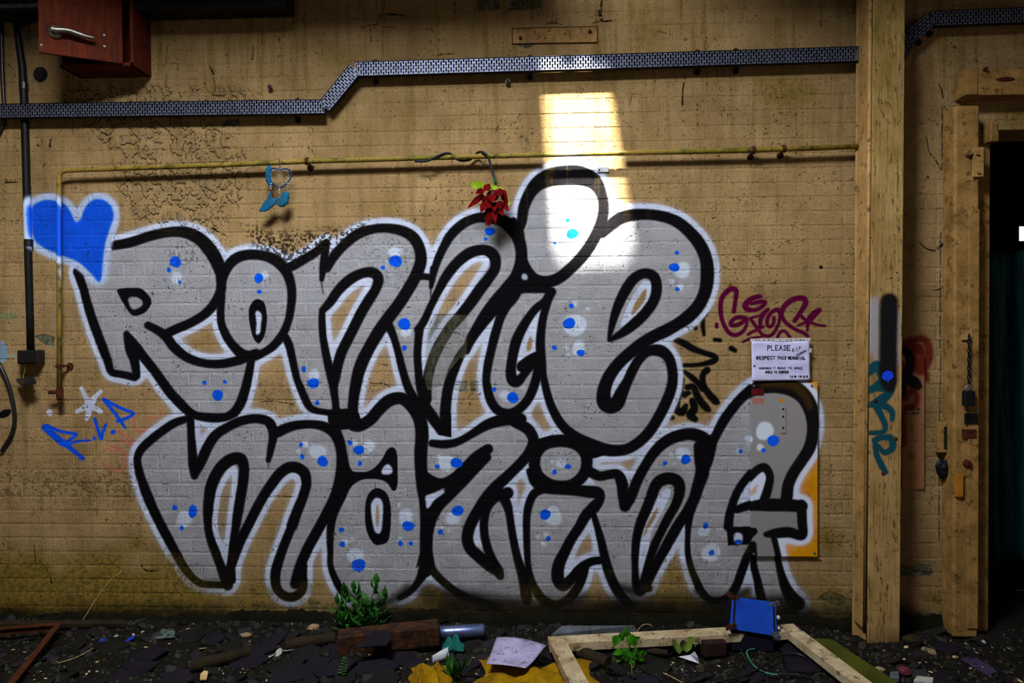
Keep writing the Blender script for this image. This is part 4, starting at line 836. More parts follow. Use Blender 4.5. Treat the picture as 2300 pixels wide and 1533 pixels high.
# ---------------------------------------------------------------- pillar
YB, YF = -.055, -.20
pt, pb = (lambda px: P(px, 20, YF)[0]), (lambda px: P(px, 1440, YF)[0])
def slab(mb, xa0, xa1, xb0, xb1, y0, y1, z0, z1):
    vs = [(xb0, y0, z0), (xb1, y0, z0), (xb1, y1, z0), (xb0, y1, z0), (xa0, y0, z1), (xa1, y0, z1), (xa1, y1, z1), (xa0, y1, z1)]
    return mb.add(vs, [(0, 1, 2, 3), (4, 7, 6, 5), (0, 4, 5, 1), (1, 5, 6, 2), (2, 6, 7, 3), (3, 7, 4, 0)])
PILC = paint_pillar(YF-.012)
nt = NT('pillar_front_paint'); uv = canvas_uv(nt, PILC); IMG_PIL = image_of('pillar_paint', np.dstack([PILC.rgb, PILC.a])); t_ = tex(nt, IMG_PIL, uv)
c_ = nt.ramp(nt.noise(7, 5, .6), [(.3, (178, 146, 94)), (.7, (144, 112, 64))])
c_ = nt.mix(nt.ramp(nt.noise(26, 6, .72, stretch=(2.5, 1, .6)), [(.55, W0), (.64, (1, 1, 1, 1))]), c_, lin((70, 50, 24)))
c_ = nt.mix(nt.ramp(nt.noise(14, 5, .65, stretch=(9, 1, .25)), [(.50, W0), (.66, (.75, .75, .75, 1))]), c_, lin((98, 76, 40)))
c_ = nt.mix(nt.ramp(nt.noise(60, 3, .6), [(.66, W0), (.70, (1, 1, 1, 1))]), c_, lin((34, 22, 12)))
sp_ = nt.n('ShaderNodeSeparateXYZ'); nt.l(nt.pos(), sp_.inputs[0])
hi = nt.n('ShaderNodeMapRange'); hi.inputs[1].default_value = 1.6; hi.inputs[2].default_value = 3.4; nt.l(sp_.outputs[2], hi.inputs[0])
c_ = nt.mix(nt.math('MULTIPLY', hi.outputs[0], nt.ramp(nt.noise(9, 5, .6, stretch=(7, 1, .5)), [(.42, W0), (.62, (1, 1, 1, 1))])), c_, lin((112, 100, 26)))
c_ = nt.mix(t_.outputs['Alpha'], c_, t_.outputs['Color'])
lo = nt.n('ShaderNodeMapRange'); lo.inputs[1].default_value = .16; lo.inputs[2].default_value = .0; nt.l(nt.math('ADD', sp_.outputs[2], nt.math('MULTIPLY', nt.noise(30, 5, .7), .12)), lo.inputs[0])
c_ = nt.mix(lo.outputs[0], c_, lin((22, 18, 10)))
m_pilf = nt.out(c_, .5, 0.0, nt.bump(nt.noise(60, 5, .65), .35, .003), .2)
pil = thing('pillar', 'tall cream steel pillar with black spray streak and teal tag, standing before the wall', 'pillar', (pb(1980), YF/2, 0))
zb, zt = -.03, ZT-.01
slab(MB(), pt(1962), pt(2032), pb(1946), pb(2018), YF-.012, YF, zb, zt).build('front_flange', m_pilf, pil, bevel=.003)
slab(MB(), pt(1969), pt(1981), pb(1955), pb(1967), YB+.012, YF, zb, zt).build('web', m_cream, pil)
slab(MB(), pt(1956), pt(2030), pb(1944), pb(2016), YB, YB+.012, zb, zt).build('back_flange', m_cream, pil, bevel=.003)
slab(MB(), pt(1960), pt(1972), pb(1946), pb(1958), YB+.013, YF+.03, .06, zt).build('side_casing', m_cream, pil, bevel=.004)
e = MB(); xt, xb = pt(1961), pb(1946)
e.tube([(xb, YF+.018, .05), (xt, YF+.018, zt)], .0095, 10); e.build('rounded_edge', m_cream, pil, smooth=True)
for (px, py) in ((1966, 900), (1984, 1063), (2012, 985)):
    q = PV(px, py, YF-.013); MB().ball(q, .010, 8, (1, .35, 1)).build('rust_spot', m_rust, pil, smooth=True)
# ---------------------------------------------------------------- doorway: post, lintel, dark room behind
YP = -.11
xa, xb_ = P(2143, 800, YP)[0], P(2199, 800, YP)[0]; zp = P(2170, 236, YP)[2]
post = thing('door_post', 'boxed cream timber door post with padlock and chain beside the dark doorway', 'door post', ((xa+xb_)/2, YP/2, 0))
MB().bounds(xa, xb_, YP, -.0018, .0, zp).build('post_body', m_creamd, post, bevel=.012, seg=3)
MB().bounds(xb_-.055, xb_-.004, YP-.008, YP+.002, .05, P(2170, 470, YP)[2]).build('cover_strip', m_creamd, post, bevel=.003)
MB().bounds(xb_+.001, XD+.004, -.03, -.0018, .0, ZD-.002).build('jamb', m_creamd, post, bevel=.004)
hb = MB(); a, b = P(2214, 276, -.06), P(2233, 322, -.06); hb.bounds(a[0], b[0], -.10, -.034, b[2], a[2]); hb.build('hinge_block', m_creamd, post, bevel=.006)
hs = MB(); a, b = P(2181, 332, YP), P(2206, 398, YP); hs.bounds(a[0], b[0], YP-.014, YP-.009, b[2], a[2]); hs.build('hinge_strap', m_cream, post, bevel=.002)
for (px, py, r_) in ((2173, 345, .017), (2192, 347, .009), (2193, 388, .009)):
    q = PV(px, py, YP-.004); MB().cyl(q, q+V(0, -.020, 0), r_, 12, r_*.75).build('bolt_head', m_creamd, post, smooth=False)
q = PV(2171, 1040, YP); kn = MB(); kn.cyl(q, q+V(0, -.018, 0), .020, 16, .016); kn.cyl(q+V(0, -.018, 0), q+V(0, -.026, 0), .010, 12); kn.build('knob', m_rust, post)
a, b = P(2143, 1062, YP), P(2160, 1114, YP); MB().bounds(a[0], b[0], YP-.016, YP, b[2], a[2]).build('wood_block', M('bare_pine', (168, 112, 34), (140, 88, 22), 10, .7), post, bevel=.002)
a, b = P(2164, 927, YP), P(2193, 950, YP); MB().bounds(a[0], b[0], YP-.016, YP-.006, b[2], a[2]).build('latch_plate', m_metald, post, bevel=.002)
a, b = P(2158, 963, YP), P(2190, 982, YP); MB().bounds(a[0], b[0], YP-.013, YP-.006, b[2], a[2]).build('latch_plate', m_rust, post, bevel=.002)
a, b = P(2156, 739, YP), P(2182, 763, YP); MB().bounds(a[0], b[0], YP-.012, YP-.006, b[2], a[2]).build('hasp_plate', m_cream, post, bevel=.002)
a, b = P(2107, 948, -.05), P(2126, 1016, -.05); lb = MB().bounds(a[0], b[0], -.055, -.012, b[2], a[2]).build('strike_box', m_creamd, post, bevel=.004)
MB().bounds(a[0]+.026, b[0]-.004, -.058, -.054, b[2]+.02, a[2]-.02).build('slot', m_black, lb)
q = PV(2120, 1052, -.04); lp = MB().ball((0, 0, 0), .050, 14, (.8, .5, 1)); lp.v = [tuple(c*(1+rng.uniform(-.22, .2)) for c in v) for v in lp.v]; lp.v = [(v[0]+q.x, v[1]+q.y, v[2]+q.z) for v in lp.v]; lp.build('rusted_lump', m_metald, post)
chain = thing('chain', 'short rusty chain hanging on the door post above a padlock', 'chain', PV(2177, 752, YP-.02))
p0, p1 = PV(2177, 752, YP-.02), PV(2176, 862, YP-.02)
for k in range(11):
    c0 = p0.lerp(p1, (k+.5)/11); L_ = (p1-p0).length/11*.72; pts = []
    for j in range(9):
        t = 2*math.pi*j/8; pts.append(c0+(V(math.cos(t)*.007, 0, math.sin(t)*L_) if k % 2 else V(0, math.cos(t)*.007, math.sin(t)*L_)))
    MB().tube(pts, .0026, 6).build('link', m_metald, chain, smooth=True)
a, b = P(2155, 876, YP), P(2180, 910, YP); pdl = thing('padlock', 'small dark rusted padlock at the end of the chain on the door post', 'padlock', (0.5*(a[0]+b[0]), YP-.03, b[2]))
MB().bounds(a[0], b[0], YP-.042, YP-.016, b[2], a[2]).build('body', m_metald, pdl, bevel=.006)
cx_ = (a[0]+b[0])/2; MB().tube([(cx_+.016*math.cos(t), YP-.028, a[2]+.026*math.sin(t)) for t in [math.pi*k/8 for k in range(9)]], .005, 8).build('shackle', m_metal, pdl, smooth=True)
YL = -.10
lin_ = thing('door_lintel', 'rust-stained cream steel lintel above the dark doorway', 'lintel', (P(2240, 215, YL)[0], YL/2, P(2240, 215, YL)[2]))
z0, z1 = P(2240, 213, YL)[2], P(2240, 156, YL)[2]; x0 = P(2174, 190, YL)[0]
lm = MB(); lm.bounds(x0, XR, YL, YL+.012, z0, z1); lm.bounds(x0, XR, YL+.012, -.002, z1-.012, z1); lm.bounds(x0, XR, YL+.012, -.002, z0, z0+.012); lm.build('channel', m_creamd, lin_, bevel=.003)
MB().bounds(x0-.012, x0+.045, YL-.006, -.002, z0+.002, z1+.010).build('end_plate', m_creamd, lin_, bevel=.004)
q = PV(2258, 178, YL-.001); MB().ball(q, .040, 10, (1.2, .16, .28)).build('rust_blister', m_rust, lin_, smooth=True)
q = PV(2210, 158, YL); MB().cyl(q, q+V(0, -.02, .006), .008, 8).build('bolt', m_rust, lin_)
# board with writing on the wall between pillar and post
a, b = P(2024, 795), P(2073, 1096); ab = thing('alarm_board', 'flat pinkish board with handwritten alarm label and red spray, between pillar and door post', 'board', ((a[0]+b[0])/2, -.012, b[2]))
MB().bounds(a[0], b[0], -.014, -.003, b[2], a[2]).build('board', m_board, ab, bevel=.0015)
GL = {'A': [[(0,0),(.5,1),(1,0)],[(.2,.4),(.8,.4)]],'B': [[(0,0),(0,1),(.8,.9),(.8,.6),(0,.5),(.9,.4),(.9,.1),(0,0)]],'C': [[(1,.9),(.4,1),(0,.5),(.4,0),(1,.1)]],'D': [[(0,0),(0,1),(.7,.9),(1,.5),(.7,.1),(0,0)]],'E': [[(1,1),(0,1),(0,0),(1,0)],[(0,.5),(.7,.5)]],'G': [[(1,.9),(.4,1),(0,.5),(.4,0),(1,.1),(1,.45),(.6,.45)]],'H': [[(0,0),(0,1)],[(1,0),(1,1)],[(0,.5),(1,.5)]],'I': [[(.5,0),(.5,1)],[(.2,1),(.8,1)],[(.2,0),(.8,0)]],'L': [[(0,1),(0,0),(1,0)]],'M': [[(0,0),(.1,1),(.5,.4),(.9,1),(1,0)]],'N': [[(0,0),(0,1),(1,0),(1,1)]],'O': [[(.5,1),(0,.6),(.1,.2),(.5,0),(.9,.2),(1,.6),(.5,1)]],'P': [[(0,0),(0,1),(.8,.95),(.9,.6),(0,.5)]],'R': [[(0,0),(0,1),(.8,.95),(.85,.6),(0,.5),(.9,0)]],'S': [[(1,.9),(.4,1),(.1,.75),(.9,.35),(.6,0),(0,.1)]],'T': [[(0,1),(1,1)],[(.5,1),(.5,0)]],'U': [[(0,1),(.1,.15),(.5,0),(.9,.15),(1,1)]],'W': [[(0,1),(.2,0),(.5,.6),(.8,0),(1,1)]],'Y': [[(0,1),(.5,.5),(1,1)],[(.5,.5),(.5,0)]],'F': [[(1,1),(0,1),(0,0)],[(0,.5),(.7,.5)]],'V': [[(0,1),(.5,0),(1,1)]],
 '0': [[(.5,1),(0,.5),(.5,0),(1,.5),(.5,1)]],'1': [[(.3,.8),(.6,1),(.6,0)]],'2': [[(0,.8),(.5,1),(.9,.7),(0,0),(1,0)]],'5': [[(1,1),(.2,1),(.1,.6),(.9,.5),(.7,0),(0,.05)]],'6': [[(.9,1),(.2,.6),(.1,.2),(.5,0),(.9,.25),(.5,.5),(.1,.3)]],'7': [[(0,1),(1,1),(.4,0)]],'8': [[(.5,.5),(.1,.75),(.5,1),(.9,.75),(.1,.25),(.5,0),(.9,.25),(.5,.5)]],'9': [[(.9,.7),(.5,1),(.1,.75),(.5,.5),(.9,.75),(.7,0)]],'-': [[(.1,.5),(.9,.5)]],'.': [[(.4,.0),(.6,.05)]],'*': [[(.1,.3),(.9,.8)],[(.1,.8),(.9,.3)],[(.5,.1),(.5,1)]],' ': []}
def write(mb, text, px0, px1, py, hpx, wpx, y, slope=0.0):
    """handwriting as thin ink ribbons between photo columns px0..px1 on plane y"""
    adv = (px1-px0)/len(text); k = mpp(px0, py, y)
    for i, ch in enumerate(text):
        for st in GL.get(ch, []):
            jj = [(rng.uniform(-.05, .05), rng.uniform(-.05, .05)) for _ in st]
            pts = [PV(px0+i*adv+(u+j[0])*adv*.72, py-(v+j[1])*hpx-((i+u)*adv)*slope, y) for (u, v), j in zip(st, jj)]
            mb.ribbon(pts, wpx*k)
    return mb
wr = MB(); write(wr, 'BURGLAR', 2033, 2068, 921, 5.5, 1.1, -.0150); write(wr, 'ALARM', 2033, 2066, 931, 6, 1.1, -.0150); wr.build('lettering', m_inkk, ab)
# tarpaulin and a far lit window in the dark room
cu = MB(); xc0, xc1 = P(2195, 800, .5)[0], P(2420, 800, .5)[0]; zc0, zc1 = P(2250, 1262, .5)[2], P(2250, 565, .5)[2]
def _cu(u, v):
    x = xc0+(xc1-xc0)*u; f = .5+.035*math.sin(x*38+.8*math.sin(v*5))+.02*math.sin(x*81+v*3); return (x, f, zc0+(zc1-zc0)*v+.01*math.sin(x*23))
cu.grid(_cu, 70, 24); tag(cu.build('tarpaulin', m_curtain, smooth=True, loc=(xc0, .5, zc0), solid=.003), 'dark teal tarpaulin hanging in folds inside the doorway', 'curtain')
wn = thing('window_1', 'small bright window pane far inside the dark room behind the doorway', 'window', PV(2310, 540, 3.36)); wn['kind'] = 'structure'
a, b = P(2286, 508, 3.36), P(2340, 541, 3.36); ntw = NT('daylit_pane'); ntw.b.inputs['Emission Color'].default_value = (1, .95, .85, 1); ntw.b.inputs['Emission Strength'].default_value = 1.0
MB().bounds(a[0], b[0], 3.37, 3.38, b[2], a[2]).build('pane', ntw.out((.8, .8, .78, 1), .5), wn)
fr = MB(); fr.bounds(a[0]-.05, a[0], 3.34, 3.395, b[2]-.05, a[2]+.05); fr.bounds(a[0], b[0], 3.34, 3.395, b[2]-.05, b[2]); fr.bounds(a[0], b[0], 3.34, 3.395, a[2], a[2]+.05); fr.build('pane_frame', m_dark, wn)
# ---------------------------------------------------------------- perforated cable trunking
YT0, YT1 = -.041, -.068
def trunk_seg(root, p, q, h, cap0=False):
    """one straight length between wall points p and q (3D on the wall), perforated face towards the room"""
    p, q = Vector(p), Vector(q); d = (q-p); L = d.length; d.normalize(); u = Vector((-d.z, 0, d.x))
    if u.z < 0: u = -u
    A = lambda s_, t, y: (p.x+d.x*s_+u.x*t, y, p.z+d.z*s_+u.z*t)
    body = MB()
    def plate(t0, t1, y0, y1):
        vs = [A(s_, t, y) for s_ in (0, L) for t in (t0, t1) for y in (y0, y1)]
        body.add(vs, [(0, 1, 3, 2), (4, 6, 7, 5), (0, 4, 5, 1), (2, 3, 7, 6), (0, 2, 6, 4), (1, 5, 7, 3)])
    plate(h/2-.003, h/2, YT0, YT1-.003); plate(-h/2, -h/2+.003, YT0, YT1); plate(-h/2, h/2, YT0, YT0-.002)
    seg = body.build('trunking_length', m_metald, root)
    face = MB(); ps, hw, hh, pt_ = .0130, .0082, .0235, .0305; n = max(1, int(L/ps)); ps = L/n; y = YT1
    quad = lambda s0, s1, t0, t1: face.add([A(s0, t0, y), A(s1, t0, y), A(s1, t1, y), A(s0, t1, y)], [(0, 1, 2, 3)]) if t1-t0 > 1e-5 else None
    for k in range(n):
        c0 = (k+.5)*ps; quad(k*ps, c0-hw/2, -h/2, h/2); quad(c0+hw/2, (k+1)*ps, -h/2, h/2)
        t = -h/2; j0 = -2 if k % 2 else -2.5
        j = j0
        while j < 3:
            a, b = j*pt_-hh/2, j*pt_+hh/2; a, b = max(a, -h/2+.005), min(b, h/2-.005)
            if b-a > .004 and a < h/2: quad(c0-hw/2, c0+hw/2, t, a); t = b
            j += 1
        quad(c0-hw/2, c0+hw/2, t, h/2)
    face.build('perforated_cover', m_metal, seg); return seg
ytc = (YT0+YT1)/2
tr = thing('cable_trunking', 'long grey perforated steel cable trunking stepping up across the wall to the pillar', 'trunking', PV(800, 250, ytc))
W3 = lambda px, py: PV(px, py, YT1)
pts = [W3(-590, 257), W3(728, 239), W3(797, 155), W3(1950, 120)]
for a, b in zip(pts[:-1], pts[1:]): trunk_seg(tr, a, b, .074)
for (px, py) in ((660, 240), (838, 152), (1190, 142), (1572, 130), (1660, 127)):
    c0 = W3(px, py)
    for s_ in (1, -1): cl = MB(); cl.tube([(c0.x, -.004, c0.z+s_*.050), (c0.x, -.036, c0.z+s_*.047), (c0.x, -.039, c0.z+s_*.036)], .006, 8); cl.cyl((c0.x, -.002, c0.z+s_*.050), (c0.x, -.010, c0.z+s_*.050), .016, 12); cl.build('bracket', m_metald, tr)
tr2 = thing('cable_trunking', 'grey perforated steel trunking bending up from the pillar above the doorway', 'trunking', PV(2100, 60, ytc))
pts = [W3(1992, 168), W3(2046, 82), W3(2092, 42), W3(2360, 31)]
for a, b in zip(pts[:-1], pts[1:]): trunk_seg(tr2, a, b, .074)
for (px, py) in ((2072, 60), (2098, 40)):
    c0 = W3(px, py); MB().cyl((c0.x+.01, -.002, c0.z-.055), (c0.x+.01, -.012, c0.z-.055), .016, 12).build('bracket', m_metald, tr2)
# ---------------------------------------------------------------- pipes and boxes
YG = -.060
gp = thing('gas_pipe', 'thin mossy yellow pipe running along the wall and turning down by the heart', 'pipe', PV(133, 890, YG))
path = [PV(133, 886, YG), PV(133, 700, YG), PV(132, 500, YG), PV(133, 400, YG), PV(136, 388, YG), PV(148, 383, YG)]+[PV(x, y, YG) for x, y in ((300, 377), (500, 370), (690, 362), (900, 356), (1150, 349), (1400, 343), (1690, 337), (1930, 329))]
MB().tube(path, [.0115]*6+[.0135]*8, 12).build('pipe', m_pipe, gp, smooth=True)
for (px, py, ver) in ((690, 362, 0), (1692, 337, 0), (1760, 334, 0), (134, 822, 1)):
    c0 = PV(px, py, YG); cl = MB(); ax = V(0, 0, .014) if ver else V(.014, 0, 0); cl.cyl(c0-ax*.6, c0+ax*.6, .0195, 14)
    e_ = V(.022, 0, 0) if ver else V(0, 0, -.022); cl.bar(c0, (c0.x+e_.x, -.004, c0.z+e_.z), .010, .010); q = V(c0.x+e_.x, -.004, c0.z+e_.z); cl.cyl(q, q+V(0, -.008, 0), .017, 10)
    cl.build('clamp', m_rust, gp)
c0 = PV(134, 880, YG); tp_m = MB(); tp_m.cyl(c0+V(0, 0, .02), c0+V(0, 0, -.035), .018, 10); tp_m.cyl(c0, c0+V(-.055, -.005, 0), .011, 10); tp_m.cyl(c0+V(0, 0, -.035), c0+V(0, 0, -.05), .012, 8); tp_m.build('tap', m_rust, gp)
for px in (585, 590, 597, 606, 612): pass
YK = -.020
bp = thing('conduit_pipe', 'black electrical conduit running down the wall beside the blue heart', 'pipe', PV(68, 800, YK))
path = [PV(x, y, YK) for x, y in ((34, 30), (37, 60), (42, 95), (50, 150), (54, 220), (57, 320), (60, 430), (63, 560), (67, 700), (69, 790))]
MB().tube(path, [.016]*3+[.019]*5+[.018]*2, 12).build('pipe', m_blackp, bp, smooth=True)
for (px, py) in ((53, 193), (64, 545)):
    c0 = PV(px, py, YK); MB().cyl(c0+V(0, 0, .018), c0-V(0, 0, .018), .0225, 14).build('collar', m_black, bp)
jb = thing('junction_box', 'square black junction box at the foot of the conduit pipe', 'box', PV(67, 817, -.03))
a, b = P(45, 786, -.045), P(90, 817, -.045); MB().bounds(a[0], b[0], -.070, -.0035, b[2], a[2]).build('body', m_black, jb, bevel=.006, seg=3)
MB().bounds(a[0]+.012, b[0]-.012, -.076, -.0705, b[2]+.008, a[2]-.008).build('lid', m_black, jb, bevel=.003)
fl_ = thing('box_lid', 'loose black box lid dangling on a green wire below the junction box', 'lid', PV(58, 866, -.06))
vs = [PV(36, 855, -.04), PV(72, 847, -.03), PV(82, 862, -.09), PV(48, 868, -.10)]; mb = MB(); mb.prism(vs, V(0, .002, .012)); mb.build('plate', m_black, fl_, bevel=.002)
MB().tube(cr([tuple(PV(57, 818, -.05)), tuple(PV(56, 832, -.055)), tuple(PV(53, 842, -.05)), tuple(PV(52, 850, -.05))], 5), .0022, 6).build('wire', m_gwire, fl_, smooth=True)
def cable(name, label, pts, r, mat, y, group=None):
    mb = MB(); mb.tube(cr([tuple(PV(px, py, y)) for px, py in pts], 6), r, 8); return tag(mb.build(name, mat, smooth=True, loc=PV(*pts[-1], y)), label, 'cable', group)
cable('cable', 'thick black cable curving down the wall below the green smear', [(-20, 790), (2, 825), (18, 862), (29, 905), (33, 940), (28, 970), (16, 993), (4, 1012)], .0105, m_black, -.014)
cable('cable', 'black cable running down past the trunking left of the conduit', [(0, -10), (3, 60), (5, 150), (8, 215), (10, 262), (2, 292), (-14, 315)], .010, m_black, -.014)
# frayed wires beside the cabinet
fw = thing('frayed_wires', 'tuft of frayed black wires spraying out beside the wooden cabinet', 'wires', PV(66, 60, -.02))
for k in range(16):
    a0 = PV(64+rng.uniform(-4, 10), 48+rng.uniform(-6, 6), -.03); e0 = PV(54+k*2.1, 70+rng.uniform(6, 46), -.02-rng.uniform(0, .05)); md = a0.lerp(e0, .5)+V(rng.uniform(-.03, .0), -.03, .02)
    MB().tube(cr([tuple(a0), tuple(md), tuple(e0)], 5), .0018, 5).build('wire', m_black, fw, smooth=True)
hp_ = thing('pipe_stub', 'round hole with a cut black pipe stub under the wooden cabinet', 'pipe stub', PV(92, 167, -.01))
c0 = PV(92, 167, 0); MB().tube([c0+V(0, .0, 0), c0+V(0, -.012, 0)], .028, 16).build('stub', m_black, hp_); rg = MB(); rg.tube([c0+V(.033*math.cos(t), -.004, .033*math.sin(t)) for t in [2*math.pi*k/16 for k in range(17)]], .006, 6); rg.build('ring', m_metald, hp_, smooth=True)
# ---------------------------------------------------------------- wooden cabinet with open door
YC = -.17
x0, x1 = P(134, 150, YC)[0], P(300, 150, YC)[0]; z0 = P(134, 151, YC)[2]; z1 = ZT-.06
cab = thing('switch_cabinet', 'orange-brown wooden wall cabinet with its door hanging open and a lever handle', 'cabinet', ((x0+x1)/2, YC/2, z0))
cb = MB(); T_ = .018
cb.bounds(x0, x0+T_, YC, -.003, z0, z1); cb.bounds(x1-T_, x1, YC, -.003, z0, z1); cb.bounds(x0, x1, YC, -.003, z0, z0+T_); cb.bounds(x0, x1, YC, -.003, z1-T_, z1); cb.bounds(x0, x1, -.010, -.003, z0, z1); cb.build('body', m_orange, cab, bevel=.002)
MB().bounds(x0-.004, x0+.013, YC-.006, YC, z0+.012, z0+.075).build('latch_plate', m_metal, cab, bevel=.002)
hx = P(279, 143, YC)[0]; zd = P(279, 143, YC-.01)[2]; fe = Gd(87, 117, zd); fe = V(fe[0], fe[1], zd); hg = V(hx, YC-.012, zd)
door = MB(); top = ZT-.08-zd; dn = (fe-hg); nrm = V(dn.y, -dn.x, 0).normalized()
if nrm.y > 0: nrm = -nrm
door.prism([hg, fe, fe+V(0, 0, top), hg+V(0, 0, top)], -nrm*.018); dr = door.build('door', m_orange, cab, bevel=.002)
def on_door(px, py, off=0.0):
    d = Vector(ray(px, py)); o_ = Vector(CAM); t = (hg+nrm*off-o_).dot(nrm)/d.dot(nrm); return o_+d*t
c0 = on_door(125, 73); hd = MB(); hd.cyl(c0, c0+nrm*.012, .034, 20, .030); hd.cyl(c0+nrm*.012, c0+nrm*.035, .016, 14)
tip = on_door(212, 86, .035); s0 = c0+nrm*.035; hd.tube(cr([tuple(s0+(s0-tip).normalized()*.012), tuple(s0), tuple(s0.lerp(tip, .35)+V(0, 0, .010)), tuple(s0.lerp(tip, .7)+V(0, 0, .002)), tuple(tip)], 5), [.016]*6+[.013]*5+[.012]*5+[.009]*5, 12); hd.build('lever_handle', m_brass, dr, smooth=True)
for (px, py) in ((93, 101), (234, 79), (235, 104)):
    q = on_door(px, py); MB().cyl(q, q+nrm*.002, .006, 10).build('screw_hole', m_black, dr)
# dark light trough along the top left
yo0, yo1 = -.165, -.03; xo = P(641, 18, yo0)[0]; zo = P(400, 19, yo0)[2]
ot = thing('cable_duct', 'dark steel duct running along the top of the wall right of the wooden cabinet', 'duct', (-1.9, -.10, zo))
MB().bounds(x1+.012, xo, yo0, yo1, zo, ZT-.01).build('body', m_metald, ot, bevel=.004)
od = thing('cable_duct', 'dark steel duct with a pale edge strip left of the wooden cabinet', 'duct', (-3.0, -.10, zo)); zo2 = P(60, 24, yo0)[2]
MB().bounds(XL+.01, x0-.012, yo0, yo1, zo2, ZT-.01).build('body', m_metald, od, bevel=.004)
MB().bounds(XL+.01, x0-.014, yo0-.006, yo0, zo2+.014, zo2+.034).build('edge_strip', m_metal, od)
# painted steel plate with two rusty bolts
a, b = PV(1152, 98), PV(1341, 62); pp = thing('wall_plate', 'flat cream steel plate bolted to the wall above the trunking', 'plate', ((a.x+b.x)/2, -.01, a.z))
MB().prism([PV(1150, 100, -.002), PV(1343, 97, -.002), PV(1343, 59, -.002), PV(1149, 63, -.002)], V(0, -.003, 0)).build('rusty_edge', m_rust, pp)
vs = [PV(1152, 98, -.006), PV(1341, 95, -.006), PV(1341, 61, -.006), PV(1151, 65, -.006)]; MB().prism(vs, V(0, -.004, 0)).build('plate', m_creamd, pp, bevel=.0015)
for (px, py) in ((1169, 86), (1325, 71)):
    q = PV(px, py, -.010); MB().cyl(q, q+V(0, -.010, 0), .010, 8, .008).build('bolt', m_rust, pp)
for (px, py) in ((1201, 72), (1224, 86), (1233, 70), (1270, 76)): q = PV(px, py, -.0101); MB().cyl(q, q+V(0, -.0015, 0), .0045, 8).build('rivet', m_rust, pp)
for (px, py, nm, lb) in ((608, 197, 'bolt_stub', 'rusty bolt stub sticking out of the wall above the lower trunking'), (1139, 185, 'bolt_stub', 'small pale bolt stub just under the trunking beside the sunlit patch')):
    q = PV(px, py); tg = thing(nm, lb, 'bolt', q); MB().cyl(q+V(0, .002, 0), q+V(.006, -.035, -.004), .008, 8).build('shank', m_rust, tg); MB().cyl(q+V(.003, -.016, -.002), q+V(.004, -.024, -.003), .014, 6).build('nut', m_metal, tg)
cp = thing('pipe_clip', 'small white metal clip screwed to the wall under the sunlit pipe', 'clip', PV(1354, 381)); a, b = P(1341, 387), P(1367, 376); MB().bounds(a[0], b[0], -.010, -.002, a[2], b[2]).build('strip', m_white, cp, bevel=.002); q = PV(1346, 382, -.010); MB().cyl(q, q+V(0, -.003, 0), .004, 8).build('screw', m_metald, cp)
cp = thing('pipe_clip', 'short three-hole metal clip on the wall left of the conduit', 'clip', PV(25, 404)); a, b = P(12, 409), P(39, 400); MB().bounds(a[0], b[0], -.009, -.002, a[2], b[2]).build('strip', m_creamd, cp, bevel=.002)
for px in (16, 25, 34): q = PV(px, 404.5, -.009); MB().cyl(q, q+V(0, -.002, 0), .004, 8).build('hole', m_black, cp)
# ---------------------------------------------------------------- yellow metal panel under the notice
yp = -.022; a, b = P(1687, 1249, yp), P(1837, 858, yp)
pn = thing('meter_panel', 'yellow enamelled metal panel on the wall with the last letter painted across it', 'panel', ((a[0]+b[0])/2, yp/2, a[2]))
MB().bounds(a[0], b[0], yp, -.003, a[2], b[2]).build('plate', m_yellow, pn, bevel=.003)
s0, s1 = P(1753, 972, yp), P(1765, 913, yp); hs = MB().bounds(s0[0], s1[0], yp-.006, yp, s0[2], s1[2]).build('hinge_strip', m_yellow, pn, bevel=.002)
for py in (918, 935, 960): q = PV(1759, py, yp-.006); MB().cyl(q, q+V(0, -.003, 0), .005, 8).build('screw', m_metald, hs)
for (px0, py0, px1, py1, mt) in ((1688, 872, 1716, 888, M('maroon_sticker', (86, 10, 22), (60, 6, 14), 20, .5)), (1690, 893, 1716, 906, M('pale_sticker', (176, 120, 110), (150, 90, 84), 20, .5)), (1750, 896, 1762, 902, M('orange_sticker', (210, 130, 10), (180, 100, 6), 20, .5))):
    u0, u1 = P(px0, py1, yp), P(px1, py0, yp); MB().bounds(u0[0], u1[0], yp-.0012, yp, u0[2], u1[2]).build('sticker', mt, pn)
for (px, py) in ((1823, 866), (1829, 1241), (1693, 1243), (1693, 866)): q = PV(px, py, yp); MB().cyl(q, q+V(0, -.004, 0), .006, 8).build('screw', m_metal, pn)
# ---------------------------------------------------------------- handwritten notice
yn = -.032; nb_ = thing('notice', 'handwritten memorial notice on lilac-white paper in a plastic sleeve above the yellow panel', 'notice', PV(1756, 856, yn))
c4 = [PV(1689, 856, yn), PV(1820, 853, yn), PV(1818, 766, yn), PV(1688, 767, yn)]
def _pp(u, v):
    p = c4[0].lerp(c4[1], u).lerp(c4[3].lerp(c4[2], u), v); return p+V(0, -.0014*math.sin(u*9+v*6)-.0010*math.sin(v*14-u*5), 0)
MB().grid(_pp, 26, 18).build('paper', m_paper, nb_, smooth=True, solid=.0015)
st = MB(); st.prism([PV(1686, 768, yn+.002), PV(1820, 765, yn+.002), PV(1820, 758, yn+.002), PV(1685, 760, yn+.002)], V(0, -.003, 0)); st.build('punched_strip', m_clear, nb_)
for px in (1699, 1705, 1716, 1727, 1736, 1752, 1768, 1777, 1788, 1798, 1804): q = PV(px, 763, yn-.0012); MB().cyl(q, q+V(0, -.0008, 0), .0030, 8).build('punch_hole', m_inkk, nb_)
yw = yn-.0036
